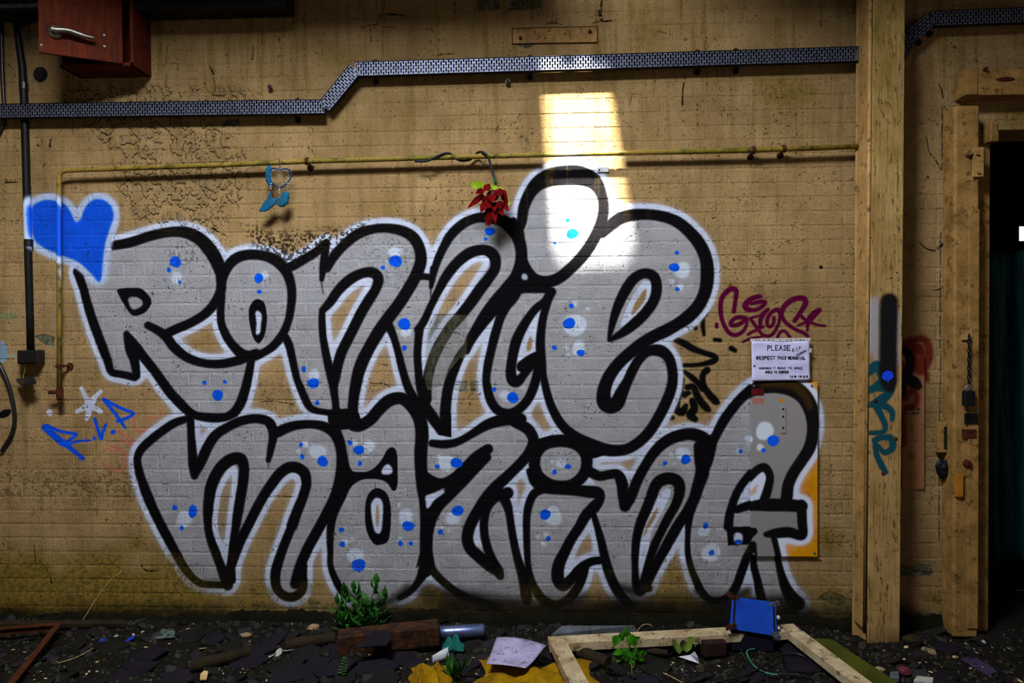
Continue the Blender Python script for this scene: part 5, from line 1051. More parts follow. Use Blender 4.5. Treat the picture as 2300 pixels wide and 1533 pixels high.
for k_, a_ in enumerate((('PLEASE', 1724, 1777, 786, 11, 1.4, yw), ('RESPECT', 1699, 1742, 806, 6.5, 1.3, yw), ('THIS', 1746, 1767, 806, 6, 1.3, yw), ('MEMORIAL', 1770, 1810, 806, 6, 1.3, yw), ('*', 1692, 1699, 824, 5, 1, yw), ('REMEMBER', 1705, 1733, 828, 4, .8, yw), ('IT MEANS THE WHOLE', 1735, 1803, 828, 4, .8, yw), ('WORLD TO SOMEONE', 1719, 1772, 837, 4.5, 1.0, yw), ('7.6.98 - 20.12.15', 1774, 1815, 847, 4, 1.1, yw), ('R.I.P', 1780, 1799, 789, 6, .9, yw, .32), ('VMNMNMV', 1788, 1812, 799, 3.5, .8, yw, .45))):
    o_ = write(MB(), *a_).build('lettering', m_ink if k_ < 4 else m_inkk, nb_); o_['kind'] = 'stuff'
MB().prism([PV(1817, 792, yn-.006), PV(1822, 791, yn-.006), PV(1823, 782, yn-.006), PV(1819, 781, yn-.006)], V(0, -.002, 0)).build('tape', m_white, nb_)
# ---------------------------------------------------------------- dreamcatcher
D = lambda x, y, dep=-.085: PV(570+x/10.218, 340+y/10.22, dep)
dc = thing('dreamcatcher', 'heart-shaped blue dreamcatcher with teal feathers hanging from the thin pipe', 'dreamcatcher', D(590, 830))
heart = [(590,420),(520,400),(440,390),(375,440),(352,520),(365,620),(420,720),(500,790),(590,835),(680,790),(770,720),(840,630),(862,540),(840,450),(780,405),(690,400),(620,425)]
MB().tube(cr([tuple(D(*p)) for p in heart+[heart[0]]], 4), .0036, 8).build('hoop', m_tealc, dc, smooth=True)
wb = MB(); cen = D(590, 580); ring = [D(*p) for p in cr([p for p in heart], 2, True)]
for k, p in enumerate(ring): wb.tube([p, cen], .0006, 4)
for f_ in (.35, .55, .75): wb.tube([cen.lerp(p, f_) for p in ring]+[cen.lerp(ring[0], f_)], .0006, 4)
wb.build('web', m_thread, dc)
bd = MB()
for k, p in enumerate(ring[::2]): q = cen.lerp(p, .80); bd.ball(q+V(0, -.003, 0), .0028, 6)
bd.build('web_beads', m_bead, dc, smooth=True)
hk = MB(); hk.tube(cr([tuple(D(600, 390)), tuple(D(600, 300, -.080)), tuple(D(585, 195, -.070)), tuple(D(565, 180, -.052)), tuple(D(556, 250, -.034)), tuple(D(570, 300, -.05))], 5), .0022, 6); hk.build('hanging_cord', m_tealc, dc, smooth=True)
for strand in ([(400,740),(390,800),(395,850),(390,930)],[(588,860),(585,900),(580,950),(560,1040)],[(780,740),(775,800),(760,860),(740,920)]):
    MB().tube([D(*p) for p in strand], .0011, 5).build('cord', m_tealc, dc); b2 = MB()
    for p in strand[:3]: b2.ball(D(*p, -.087), .0038, 8)
    b2.build('bead', m_bead, dc, smooth=True)
def feather(path, radii):
    pp_ = cr([tuple(D(*p, -.083)) for p in path], 5); rr = np.interp(np.linspace(0, 1, len(pp_)), np.linspace(0, 1, len(radii)), radii)/10.2*mpp(620, 420)
    mb = MB(); mb.tube(pp_, [max(.0006, r*(1+.10*math.sin(i*2.3))) for i, r in enumerate(rr)], 10, .38, fdir=(0, 1, 0))
    for i in range(1, len(pp_)-1):
        for sgn in (-1, 1):
            for _ in range(2):
                d = (Vector(pp_[i+1])-Vector(pp_[i])).normalized(); sd = d.cross(V(0, 1, 0))*sgn; b0 = Vector(pp_[i])+sd*rr[i]*.8; mb.blade(b0, sd+d*rng.uniform(.4, 1.2)+V(0, rng.uniform(-.4, .4), 0), (0, 1, 0), rr[i]*rng.uniform(.35, .7), .003, (1, .7, 0))
    return mb.build('feather', m_teal, dc, smooth=True)
feather([(370,320),(340,450),(335,600),(370,800)], [20, 70, 70, 62, 20]); feather([(385,930),(350,1060),(290,1180),(220,1290),(130,1370)], [12, 40, 55, 60, 22]); feather([(545,1070),(460,1140),(370,1220),(280,1310),(160,1365)], [20, 70, 80, 60, 20]); feather([(760,930),(730,1010),(690,1120),(640,1190),(540,1200)], [40, 95, 110, 90, 30])
# ---------------------------------------------------------------- artificial flower wound on the pipe
F = lambda x, y, dep=-.10: PV(1030+x/8.07, 330+y/8.07, dep)
fw_ = thing('silk_flower', 'red silk flower with lime leaves hanging by its dark stem from the thin pipe', 'flower', F(600, 900))
st_path = [PV(932, 362, -.075), PV(960, 361, -.079), PV(985, 349, -.079), PV(1002, 344, -.070), PV(1014, 347, -.062), PV(1026, 357, -.040), PV(1040, 361, -.034), PV(1056, 358, -.030), PV(1066, 350, -.028), PV(1074, 342, -.046), PV(1084, 342, -.078), PV(1095, 350, -.085), PV(1102, 370, -.088), PV(1108, 392, -.092), PV(1112, 404, -.096)]
sp = cr([tuple(p) for p in st_path], 5); MB().tube(sp, .0062, 9).build('stem', m_stem, fw_, smooth=True); MB().tube([PV(1110, 398, -.094), PV(1114, 414, -.100)], .0066, 9).build('stem_tip', m_stemg, fw_, smooth=True)
MB().ball(F(620, 880, -.105), .030, 12, (1.1, .7, 1)).build('flower_head', m_redd, fw_, smooth=True)
PET = [((450,860),(160,1115),90,.1),((450,780),(300,850),90,.1),((500,1010),(400,1185),110,.05),((560,1080),(505,1430),110,-.1),((590,1090),(555,1445),120,.08),((650,1110),(670,1400),70,.0),((720,1080),(815,1250),100,-.05),((800,1000),(910,1170),90,.05),((520,900),(440,1050),110,.0),((640,1000),(660,1180),100,.1),((560,960),(555,1110),110,.0),((740,980),(760,1140),110,.0),((760,800),(880,930),110,.0),((700,780),(790,910),120,.2),((540,700),(450,800),90,.0),((500,690),(560,800),110,.1),((800,880),(890,1010),90,.1),((600,860),(610,1010),130,.0)]
for k, (s0, e0, wd_, cl_) in enumerate(PET):
    b0 = F(*s0, -.112-.012*(k % 3)); e1 = F(*e0, -.118-.016*((k*7) % 4)); d = e1-b0
    MB().blade(b0, d, (d.cross(V(0, 1, 0))), d.length, wd_/8.07*mpp(1100, 440)*1.25, (.5, .95, 1, .8, .45, .05), cl_, .3).build('petal', m_red, fw_, smooth=True)
for (s0, e0, wd_) in (((470,700),(210,680),150),((640,690),(600,775),170),((740,720),(925,1060),110)):
    b0, e1 = F(*s0, -.098), F(*e0, -.112); d = e1-b0; MB().blade(b0, d, d.cross(V(0, 1, 0)), d.length, wd_/8.07*mpp(1100, 420), (.4, .9, 1, .95, .7, .25), .1, .2).build('leaf', m_lime, fw_, smooth=True)
# ---------------------------------------------------------------- things on the ground
def slab_px(name, label, cat, corners, z, th, mat, group=None, bevel=.002, dz=None):
    """flat piece whose corner points lie at height z (or z list) under the given photo pixels"""
    zs = z if hasattr(z, '__len__') else [z]*len(corners); ps = [GV(px, py, q) for (px, py), q in zip(corners, zs)]
    lo = min(ps, key=lambda p: p.z); o = MB().prism(ps, V(0, 0, -th)).build(name, mat, bevel=bevel, loc=(sum(p.x for p in ps)/len(ps), sum(p.y for p in ps)/len(ps), lo.z-th)); return tag(o, label, cat, group)
# dirty white window frame
wf = thing('wooden_frame', 'dirty white wooden window frame lying on the rubble by the wall', 'frame', GV(1500, 1425, .03))
ztl, ztr, zbl, zbr = .078, .095, .120, .085
TLo, TRo = GV(1230, 1428, ztl), GV(1782, 1399, ztr); BLo, BRo = GV(1312, 1600, zbl), GV(2050, 1600, zbr)
wid = lambda p, q, w_: (q-p).normalized().cross(V(0, 0, 1))*w_
def rail(a, b, w_, name, flip=1):
    n_ = wid(a, b, w_)*flip; ps = [a, b, b+n_, a+n_]; MB().prism(ps, V(0, 0, -.042)).build(name, m_frame, wf, bevel=.003)
dl = (BLo-TLo).normalized(); drr = (BRo-TRo).normalized(); dt = (TRo-TLo).normalized()
rail(TLo, TRo, .085, 'top_rail', 1); rail(TLo+dl*.088, BLo, .078, 'stile', -1); rail(TRo+drr*.088+dt*.0, BRo, .078, 'stile', 1); rail(BLo, BRo, .07, 'bottom_rail', -1)
slab_px('painted_board', 'olive green painted board lying beside the white window frame', 'board', [(1822, 1432), (1868, 1434), (2060, 1560), (1990, 1570)], [.05, .05, .035, .035], .018, m_green)
# blue tin lamp housing
bl = thing('lamp_housing', 'bright blue tin lamp housing with four brackets standing against the white frame', 'lamp housing', GV(1690, 1455, .02))
yb = -.302; tl, trr, br, blw = PV(1645, 1339, yb+.035), PV(1743, 1352, yb+.035), PV(1746, 1429, yb-.02), PV(1640, 1412, yb-.02)
nf = (trr-tl).cross(blw-tl).normalized(); nf = nf if nf.y < 0 else -nf
MB().prism([tl, trr, br, blw], -nf*.012).build('lid', m_blue, bl, bevel=.003)
ins = lambda p, c, f_: p.lerp(c, f_); cc = (tl+trr+br+blw)/4
bx_ = [ins(p, cc, .06)-nf*.013 for p in (tl, trr, br, blw)]; bk = [p-nf*.075 for p in bx_]
body = MB(); body.add(bx_+bk, [(0, 1, 2, 3), (7, 6, 5, 4), (0, 4, 5, 1), (1, 5, 6, 2), (2, 6, 7, 3), (3, 7, 4, 0)]); body.build('body', m_blued, bl, bevel=.004)
foot = MB(); fa, fb = blw.lerp(br, .05), blw.lerp(br, .95); foot.prism([fa-nf*.02, fb-nf*.02, V(fb.x, fb.y+.012, .008), V(fa.x, fa.y+.012, .008)], V(0, .03, 0)); foot.build('skirt', m_blued, bl, bevel=.003)
for s_, (a, b) in enumerate(((tl, blw), (trr, br))):
    i0, i1 = a.lerp(trr if s_ == 0 else tl, .045), b.lerp(br if s_ == 0 else blw, .045); MB().prism([i0.lerp(i1, .12)+nf*.001, i0.lerp(i1, .86)+nf*.001, i0.lerp(i1, .86).lerp(cc, .07)+nf*.001, i0.lerp(i1, .12).lerp(cc, .07)+nf*.001], nf*.003).build('side_slot', m_blued, bl)
for (p, q, mt) in (((1634, 1330), (1655, 1347), m_rust), ((1738, 1365), (1748, 1352), m_metal), ((1630, 1411), (1654, 1402), m_rust), ((1732, 1420), (1753, 1434), m_metal)):
    pa_, pb_ = PV(*p, yb-.005), PV(*q, yb-.005)
    if p[0] == 1738: pa_, pb_ = PV(1728, 1362, yb+.03), PV(1750, 1352, yb+.03)
    if p[1] < 1340: pa_, pb_ = PV(1633, 1331, yb+.03), PV(1656, 1346, yb+.03)
    if p[1] > 1400: pa_, pb_ = PV(p[0], p[1], yb-.035), PV(q[0], q[1], yb-.035)
    br_ = MB().bar(pa_, pb_, .004, .024, up=(0, 0, 1)).build('bracket', mt, bl, bevel=.0015); q0 = pa_.lerp(pb_, .75)+V(0, -.003, 0); MB().cyl(q0, q0+V(0, -.002, 0), .0035, 8).build('hole', m_black, br_)
for py in (1386, 1410): q = PV(1748, py, yb+.02); MB().ball(q, .010, 8, (1, 1, 1.1)).build('screw_cap', m_bead, bl, smooth=True)
# tin, timber, sheet, cloth
can = thing('spray_can', 'dented bare metal can lying behind the brown timber', 'can', GV(1036, 1426, .0)); a, b = GV(986, 1421, .035), GV(1088, 1415, .040); ax = (b-a).normalized()
MB().tube([a, a+ax*.006, a+ax*.05, a+ax*.1, b-ax*.006, b], [.028, .034, .0335, .0345, .034, .031], 20).build('body', m_can, can, smooth=True); MB().cyl(b-ax*.001, b+ax*.004, .029, 20).build('base', m_metald, can); MB().tube([a+ax*.075+V(.034*math.cos(t)*0, -.034*math.cos(t), .034*math.sin(t)) for t in [k*.2-1.0 for k in range(11)]], .0018, 5).build('torn_label', m_metal, can)
tb = thing('timber_block', 'chunky wet brown timber block lying at the foot of the wall', 'timber', GV(870, 1478))
A_, B_ = GV(758, 1478, .0), GV(988, 1452, .012); dx_ = (B_-A_).normalized(); up_ = V(0, .10, .995).normalized(); sd_ = V(-dx_.y, dx_.x, 0).normalized(); sd_ = sd_ if sd_.y > 0 else -sd_
L_ = (B_-A_).length; R_ = Matrix((dx_, sd_, dx_.cross(sd_) if dx_.cross(sd_).z > 0 else -dx_.cross(sd_))).transposed(); MB().box((A_+B_)/2+sd_*.055+V(0, 0, .050), (L_, .105, .098), R_).build('block', m_wood, tb, bevel=.008, seg=3)
slab_px('slate', 'broken purple slate resting on the brown timber block', 'slate', [(795, 1453), (842, 1414), (872, 1415), (882, 1428), (870, 1446)], [.108, .122, .122, .118, .112], .008, m_slate)
sh = thing('plastic_sheet', 'bent lilac plastic sheet lying in front of the window frame', 'sheet', GV(1150, 1480, .02)); c4s = [GV(1092, 1490, .066), GV(1180, 1500, .072), GV(1227, 1452, .078), GV(1116, 1433, .074)]
def _sh(u, v): p = c4s[0].lerp(c4s[1], u).lerp(c4s[3].lerp(c4s[2], u), v); return p+V(0, 0, .014*math.sin(u*3.1)*(.3+.7*v)-.006*math.sin(v*5))
MB().grid(_sh, 16, 12).build('sheet', m_lilac, sh, smooth=True, solid=.003)
def cloth(name, label, px0, px1, py0, py1, hgt, seed):
    r = random.Random(seed); ph = [r.random()*6.28 for _ in range(8)]; a, b, c_, d = GV(px0, py1), GV(px1, py1), GV(px1, py0), GV(px0, py0); cen = (a+b+c_+d)/4
    def fn(u, v):
        p = a.lerp(b, u).lerp(d.lerp(c_, u), v); ed = min(u, 1-u, v, 1-v); k = min(1, ed*5)
        wob = 1+.12*math.sin(6*math.atan2(v-.5, u-.5)+ph[0]); p = cen+(p-cen)*wob
        q1, q2 = u+.12*math.sin(v*7+ph[5]), v+.10*math.sin(u*6+ph[6]); fold = ((1-abs(math.sin(q1*9+q2*4+ph[1])))*.6+(1-abs(math.sin(q1*5-q2*11+ph[2])))*.5+.18*math.sin(q1*23+ph[3])*math.sin(q2*19+ph[4]))
        return (p.x, p.y, gh(p.x, p.y)+.006+k*hgt*(.25+.75*fold)*(.55+.45*math.sin(math.pi*v)))
    return tag(MB().grid(fn, 54, 30).build(name, m_cloth, smooth=True, loc=cen, solid=.002), label, 'cloth')
cloth('cloth', 'large crumpled mustard yellow cloth under the lilac sheet and frame', 1075, 1340, 1487, 1600, .055, 3); cloth('cloth', 'small crumpled yellow rag left of the leafy seedling', 922, 1012, 1506, 1570, .045, 8)
# rags, cup, paper, log, brick
rg_ = MB(); cn = GV(1018, 1452, .02)
rg_.grid(lambda u, v: (cn.x-.055+.11*u, cn.y-.03+.07*v, .012+.05*math.sin(u*3.1)*math.sin(v*3.1)*(1+.5*math.sin(u*14+v*9))), 18, 12); tag(rg_.build('rag', m_tealr, smooth=True, loc=cn, solid=.002), 'crumpled teal rag beside the metal can', 'rag')
cup = thing('plastic_cup', 'crushed white plastic cup lying below the teal rag', 'cup', GV(990, 1484)); a, b = GV(972, 1480, .022), GV(1006, 1466, .035); MB().tube([a, a.lerp(b, .5), b], [.016, .022, .027], 12, .6, caps=False).build('wall', m_white, cup, smooth=True, solid=.0015); MB().tube([b+V(.0, .027*math.cos(t)*.7, .027*math.sin(t)) for t in [k*math.pi/8 for k in range(17)]], .002, 5).build('rim', m_white, cup, smooth=True)
def log(name, label, p, q, r, mat, z0, z1, n=12):
    a, b = GV(*p, z0), GV(*q, z1); m_ = 9; pts = [a.lerp(b, k/(m_-1)) for k in range(m_)]; rr = [r*(1+.10*math.sin(k*2.1+r*90)) for k in range(m_)]; return tag(MB().tube(pts, rr, n).build(name, mat, smooth=False, loc=V((a.x+b.x)/2, (a.y+b.y)/2, min(a.z, b.z)-r)), label, 'timber')
log('rotten_log', 'short rotten brown log behind the left stile of the window frame', (1302, 1462), (1366, 1488), .028, m_woodd, .026, .026)
log('rotten_pole', 'dark rotten pole lying along the wall left of the timber block', (640, 1447), (752, 1432), .026, m_woodd, .028, .03)
log('rotten_pole', 'mossy rotten pole half buried in the leaves at the left', (420, 1500), (560, 1462), .028, m_woodd, .022, .028)
log('rotten_pole', 'grey stick lying under the top rail of the window frame', (1390, 1452), (1500, 1466), .016, m_woodd, .02, .02, 8)
slab_px('stone_slab', 'grey-blue slab lying against the wall behind the window frame', 'slab', [(1238, 1424), (1432, 1418), (1425, 1403), (1262, 1404)], [.05, .055, .09, .085], .03, m_slab)
bk_ = MB(); c0 = GV(1604, 1476, .0)+V(0, .05, .036); bk_.box(c0, (.112, .10, .068), Matrix.Rotation(.18, 3, 'Z')); tag(bk_.build('loose_brick', m_brickd, bevel=.005, loc=c0-V(0, 0, .034)), 'sooty loose brick lying under the window frame', 'brick')
pr = MB(); c0 = GV(1546, 1488, .006); pr.add([GV(1524, 1474, .012), GV(1572, 1490, .006), GV(1568, 1476, .045), GV(1550, 1470, .020), GV(1560, 1462, .055)], [(0, 1, 3), (1, 2, 3), (2, 4, 3)]); tag(pr.build('paper_scrap', m_white, loc=c0, solid=.0015), 'folded white paper scrap beside the sooty brick', 'paper')
slab_px('slate', 'large purple slate slab lying inside the right corner of the window frame', 'slate', [(1752, 1452), (1790, 1430), (1872, 1488), (1838, 1508), (1770, 1505)], [.03, .03, .03, .03, .03], .012, m_slate)
slab_px('slate', 'dark purple slate under the top rail beside the nettle', 'slate', [(1352, 1450), (1500, 1436), (1512, 1456), (1400, 1466)], .025, .012, m_slate)
# wires near the lamp housing
def gwire(name, label, pts, r, mat, z=.02):
    mb = MB(); mb.tube(cr([tuple(GV(px, py, z+dz)) for px, py, dz in pts], 6), r, 6); return tag(mb.build(name, mat, smooth=True, loc=GV(pts[0][0], pts[0][1], z)), label, 'wire')
gwire('wire', 'thin green wire looping on the ground below the blue lamp housing', [(1696, 1456, .02), (1680, 1459, .03), (1678, 1468, .03), (1690, 1490, .01), (1715, 1508, .0), (1748, 1515, .0)], .0026, m_wire)
gwire('wire', 'black cable curling on the ground in front of the purple slate slab', [(1600, 1532, .0), (1660, 1520, .0), (1705, 1500, .01), (1740, 1476, .02), (1775, 1466, .025), (1808, 1474, .02), (1826, 1494, .01), (1822, 1512, .0), (1790, 1516, .0), (1750, 1513, .0)], .0042, m_black)
gwire('wire', 'thin black wire trailing down from the blue lamp housing', [(1663, 1455, .05), (1672, 1475, .02), (1690, 1495, .01), (1720, 1509, .0), (1790, 1513, .0), (1830, 1528, .0)], .0026, m_black)
# left corner: rusty angle frame, board
ri = thing('angle_iron_frame', 'rusty orange angle-iron frame lying in the far left corner', 'frame', GV(60, 1450, .03))
a, b, c_ = GV(-60, 1416, .07), GV(132, 1400, .07), GV(20, 1540, .05)
for (p, q) in ((a, b), (b, c_)):
    MB().bar(p, q, .030, .005).build('flange', m_rust, ri); MB().bar(p-V(0, 0, .016), q-V(0, 0, .016), .004, .034).build('flange', m_rust, ri)
slab_px('plank', 'thin grey plank lying along the wall foot in the left corner', 'plank', [(-60, 1402), (282, 1400), (280, 1390), (-60, 1393)], [.035, .035, .05, .05], .02, m_woodd)
# shards, slates, flakes
for (cs, mt, nm, lb, ct, zz) in (([(348,1432),(392,1429),(394,1416),(364,1410)], m_glass, 'glass_shard', 'large grimy glass shard on the rubble below the mossy wall', 'glass', .02), ([(276,1441),(300,1432),(305,1424),(298,1426)], m_bluep, 'plastic_shard', 'thin bright blue plastic shard beside the glass shard', 'shard', .02), ([(222,1438),(240,1437),(242,1433),(226,1434)], m_bluep, 'plastic_shard', 'tiny blue plastic shard near the grey plank end', 'shard', .016),
    ([(449,1524),(464,1524),(468,1506),(458,1504),(450,1512)], m_flake, 'dry_leaf', 'curled pale dry leaf among the rubble at the left', 'leaf', .02), ([(2068,1465),(2104,1468),(2100,1458),(2070,1450)], m_pale, 'rubble_chip', 'long pale rubble chip on the dirt right of the pillar', 'rubble', .016), ([(2052,1526),(2095,1533),(2097,1520),(2060,1516)], m_flakew, 'rubble_chip', 'whitish rubble chip with a worn edge near the pink stone', 'rubble', .022), ([(2158,1478),(2218,1514),(2238,1508),(2232,1498),(2180,1470)], M('violet_slate', (66, 52, 84), (44, 34, 58), 14, .7, dirt=(34, 28, 30), dirtamt=.45), 'slate', 'long violet slate lying on the dirt before the doorway', 'slate', .012), ([(1998,1520),(2020,1522),(2018,1506),(2000,1506)], m_slab, 'rubble_chip', 'lumpy grey rubble chip beside the pink stone', 'rubble', .022)):
    slab_px(nm, lb, ct, cs, zz, .007 if mt not in (m_pale, m_flakew, m_slab) else .018, mt)
def stone(px, py, r, sc, mat, name, label, cat='stone', group=None):
    c0 = ground(px, py); mb = MB(); mb.ball((0, 0, 0), r, 10, sc); s_ = random.Random(int(px*7+py)); mb.v = [tuple(q*(1+s_.uniform(-.16, .16)) for q in v) for v in mb.v]; mb.v = [(v[0]+c0.x, v[1]+c0.y, v[2]+c0.z+r*sc[2]*.75) for v in mb.v]
    return tag(mb.build(name, mat, loc=c0), label, cat, group)
stone(2031, 1514, .030, (1, .8, .7), m_stone, 'stone', 'dull pink stone on the dirt right of the green board'); stone(1976, 1508, .022, (1.2, .8, .6), m_pale, 'stone', 'small ochre stone by the end of the green board'); stone(2209, 1450, .014, (.8, .8, 1.2), m_flakew, 'stone', 'small whitish lump on the dirt in front of the doorway'); stone(2050, 1446, .045, (1.2, .8, .6), m_woodd, 'stone', 'large dark stone at the foot of the pillar')
stone(552, 1429, .022, (1.4, .8, .5), m_pale, 'stone', 'flat pale stone lying below the mossy wall left of the pole'); stone(705, 1410, .024, (1.4, .8, .5), m_pale, 'stone', 'grey flat stone on the rotten pole left of the weed')
SL = [(430,1425,70,20,0),(610,1440,60,30,.4),(590,1455,60,24,.2),(690,1470,90,26,.3),(740,1462,60,40,.9),(700,1500,100,34,.5),(640,1495,70,30,.2),(760,1498,80,30,.7),(560,1480,80,22,.3),(520,1450,60,18,.1),(480,1432,60,16,.2),(660,1520,120,36,.4),(770,1525,60,26,1.1),(840,1500,90,24,.2),(900,1482,80,22,.1),(860,1525,70,26,.3),(930,1490,50,20,.6),(1050,1490,60,24,.3),(1065,1450,60,16,.2),(1240,1470,40,20,.5),(330,1470,80,18,.4),(250,1450,70,14,.2),(300,1510,90,24,.6),(390,1525,80,26,.3),(1470,1500,70,20,.2),(1690,1515,60,18,.4),(2130,1455,70,14,.5),(2250,1440,60,10,.3),(2120,1520,60,14,.2),(1440,1528,80,16,.1)]
for k, (px, py, w_, h_, a_) in enumerate(SL):
    r = random.Random(k+50); n_ = r.choice((4, 5, 5, 6)); c0 = ground(px, py, .014); pts = []
    for j in range(n_):
        t = 2*math.pi*j/n_+r.uniform(-.3, .3); q = V(math.cos(t)*w_*.5*mpp(px, 1400)*r.uniform(.8, 1.1), math.sin(t)*w_*.36*mpp(px, 1400)*r.uniform(.8, 1.1), 0); q.rotate(Matrix.Rotation(a_, 3, 'Z')); pts.append(c0+q+V(0, 0, q.y*.25+r.uniform(-.004, .006)))
    if max(p.y for p in pts) > -.04: pts = [p-V(0, max(q.y for q in pts)+.04, 0) for p in pts]
    o = MB().prism(pts, V(0, 0, -.009)).build('slate', m_slate if k % 3 else m_slate2, bevel=.0015, loc=c0); tag(o, 'broken dark roof slate lying flat on the rubble' if k % 3 else 'broken grey roof slate lying flat on the rubble', 'slate', 'purple roof slates on the rubble' if k % 3 else 'grey roof slates on the rubble')
FLM = []
for k in range(7):
    r = random.Random(k+9); n_ = 6; pts = [(math.cos(2*math.pi*j/n_)*.5*r.uniform(.6, 1.1), math.sin(2*math.pi*j/n_)*.32*r.uniform(.6, 1.1), r.uniform(0, .12)) for j in range(n_)]
    for mt in (m_flake, m_flakew):
        me = bpy.data.meshes.new('paint_flake'); mb = MB().prism([Vector(p) for p in pts], V(0, 0, -.06)); me.from_pydata(mb.v, [], mb.f); me.update(); me.materials.append(mt); FLM.append(me)
BIG = [(610,1472,26),(625,1466,30),(650,1460,34),(680,1450,18),(677,1460,12),(660,1435,8),(640,1495,26),(590,1486,10),(455,1456,22),(560,1440,10),(605,1455,14),(720,1500,10),(740,1490,8),(560,1420,16),(700,1412,22),(2170,1445,8),(2145,1475,12),(2112,1500,12),(2080,1486,6),(2090,1508,9),(2265,1455,10),(2180,1500,8),(2195,1466,10),(2030,1480,8),(2120,1454,8),(2205,1498,9),(2270,1510,14),(2290,1528,14),(1110,1462,6),(1095,1441,8),(1475,1512,14),(1440,1508,6),(950,1458,8),(960,1480,8),(1000,1500,6),(860,1462,8),(830,1470,6),(2035,1452,12),(300,1425,10),(320,1418,12),(260,1428,14),(420,1412,10),(30,1458,8),(380,1445,8),(350,1500,6),(1075,1515,16),(1060,1527,12)]
r = random.Random(77)
spots = BIG+[(r.uniform(20, 2290), r.uniform(1425, 1530), r.choice((3, 4, 4, 5, 6, 7, 8))) for _ in range(150)]
for k, (px, py, s_) in enumerate(spots):
    p = ground(px, py, .004)
    if p.y > -.045: continue
    if k >= len(BIG) and any(x0_ < px < x1_ and y0_ < py < y1_ for x0_, x1_, y0_, y1_ in ((1225, 1330, 1400, 1540), (1225, 1800, 1390, 1445), (1620, 1760, 1320, 1470), (745, 995, 1390, 1485), (1760, 2000, 1400, 1540), (980, 1095, 1390, 1435), (1070, 1340, 1430, 1540), (910, 1020, 1495, 1540), (1895, 2025, 0, 1485))): continue
    wh = 1 if (k % 5 == 0 or k in (1, 2)) else 0
    o = bpy.data.objects.new('paint_flake', FLM[(k % 7)*2+wh]); COL.objects.link(o); sc = s_*mpp(px, 1450)*1.15; o.scale = (sc, sc, sc*.5); o.location = p; o.rotation_euler = (r.uniform(-.3, .3), r.uniform(-.3, .3), r.uniform(0, 6.28))
    tag(o, 'fallen white paint flake lying on the rubble' if wh else 'fallen cream paint flake lying on the rubble', 'paint flake', 'white paint flakes on the rubble' if wh else 'cream paint flakes on the rubble')
# uncountable grit, shards and litter
r = random.Random(5)
def litter(n, sizes, mat, flat, seed):
    r = random.Random(seed); gt = MB()
    for _ in range(n):
        x = r.uniform(-3.0, 3.4); y = -r.random()**1.15*.95-.03; s_ = r.choice(sizes); z = gh(x, y)
        if flat:
            k = r.choice((4, 5, 5)); tx, ty = r.uniform(-.5, .5), r.uniform(-.25, .6); a0 = r.uniform(0, 6.28); ring = []
            for j in range(k):
                t = a0+2*math.pi*j/k; dx, dy = math.cos(t)*s_*r.uniform(.55, 1.2), math.sin(t)*s_*r.uniform(.45, .9); ring.append(V(x+dx, min(y+dy, -.02), z+.006+abs(tx)*s_*.5+dx*tx+dy*ty))
            gt.prism(ring, V(0, 0, -r.uniform(.004, .009)))
        else:
            vs = [(x+s_*math.cos(t)*r.uniform(.6, 1.2), y+s_*math.sin(t)*r.uniform(.6, 1.2), z-.002) for t in (0, 1.57, 3.14, 4.71)]+[(x+r.uniform(-.3, .3)*s_, y, z+s_*r.uniform(.4, .9))]
            gt.add(vs, [(0, 1, 4), (1, 2, 4), (2, 3, 4), (3, 0, 4)])
    gt.build('rubble_litter', mat, floor)['kind'] = 'stuff'
litter(5200, (.004, .005, .007, .010, .014, .018), M('grit', (15, 12, 9), (28, 23, 13), 60, .8, bump=.3, dirt=(110, 96, 66), dirtamt=.26, spec=.5), False, 5)
litter(620, (.012, .018, .025, .035, .045), M('dark_shards', (9, 7, 9), (20, 15, 20), 14, .6, bump=.4, bscale=40, dirt=(30, 29, 10), dirtamt=.35, spec=.35), True, 6)
litter(420, (.008, .012, .018, .026), M('leaf_litter', (36, 30, 12), (22, 20, 8), 20, .7, bump=.4, dirt=(72, 54, 22), dirtamt=.3, spec=.3), True, 7)
litter(260, (.0025, .0035, .005), M('pale_specks', (150, 140, 118), (104, 96, 76), 60, .6, spec=.4), True, 8)
# ---------------------------------------------------------------- plants
def shoot(root, base, top, nleaf, L0, Wd, mat, droop=.9, prof=(.25, .8, 1, .8, .4, .02), tip=True):
    base, top = Vector(base), Vector(top); md = base.lerp(top, .5)+V(rng.uniform(-.02, .02), rng.uniform(-.02, .0), 0); ps = cr([tuple(base), tuple(md), tuple(top)], 6)
    MB().tube(ps, [.0035*(1-.5*k/len(ps)) for k in range(len(ps))], 6).build('stem', m_gstem, root, smooth=True)
    for k in range(nleaf):
        t = .25+.75*k/(nleaf-1); p = Vector(ps[min(len(ps)-1, int(t*(len(ps)-1)))]); ang = k*2.4+rng.uniform(-.3, .3); out_ = V(math.cos(ang), math.sin(ang)*.8-.25, 0); el = (.1 if t < .8 else .8)-(.3 if t < .5 else 0)
        d = (out_.normalized()*math.cos(el)+V(0, 0, math.sin(el))); L = L0*(1.1-.45*t)*rng.uniform(.8, 1.2); p = p if p.y+d.y*L < -.02 else p-V(0, p.y+d.y*L+.02, 0)
        MB().blade(p, d, d.cross(V(0, 0, 1)) if abs(d.z) < .95 else V(1, 0, 0), L, Wd*rng.uniform(.85, 1.15), prof, -droop*rng.uniform(.6, 1.3), .25).build('leaf', mat, root, smooth=True)
wd_ = thing('leafy_weed', 'bushy green weed growing at the wall foot above the brown timber', 'plant', ground(810, 1418))
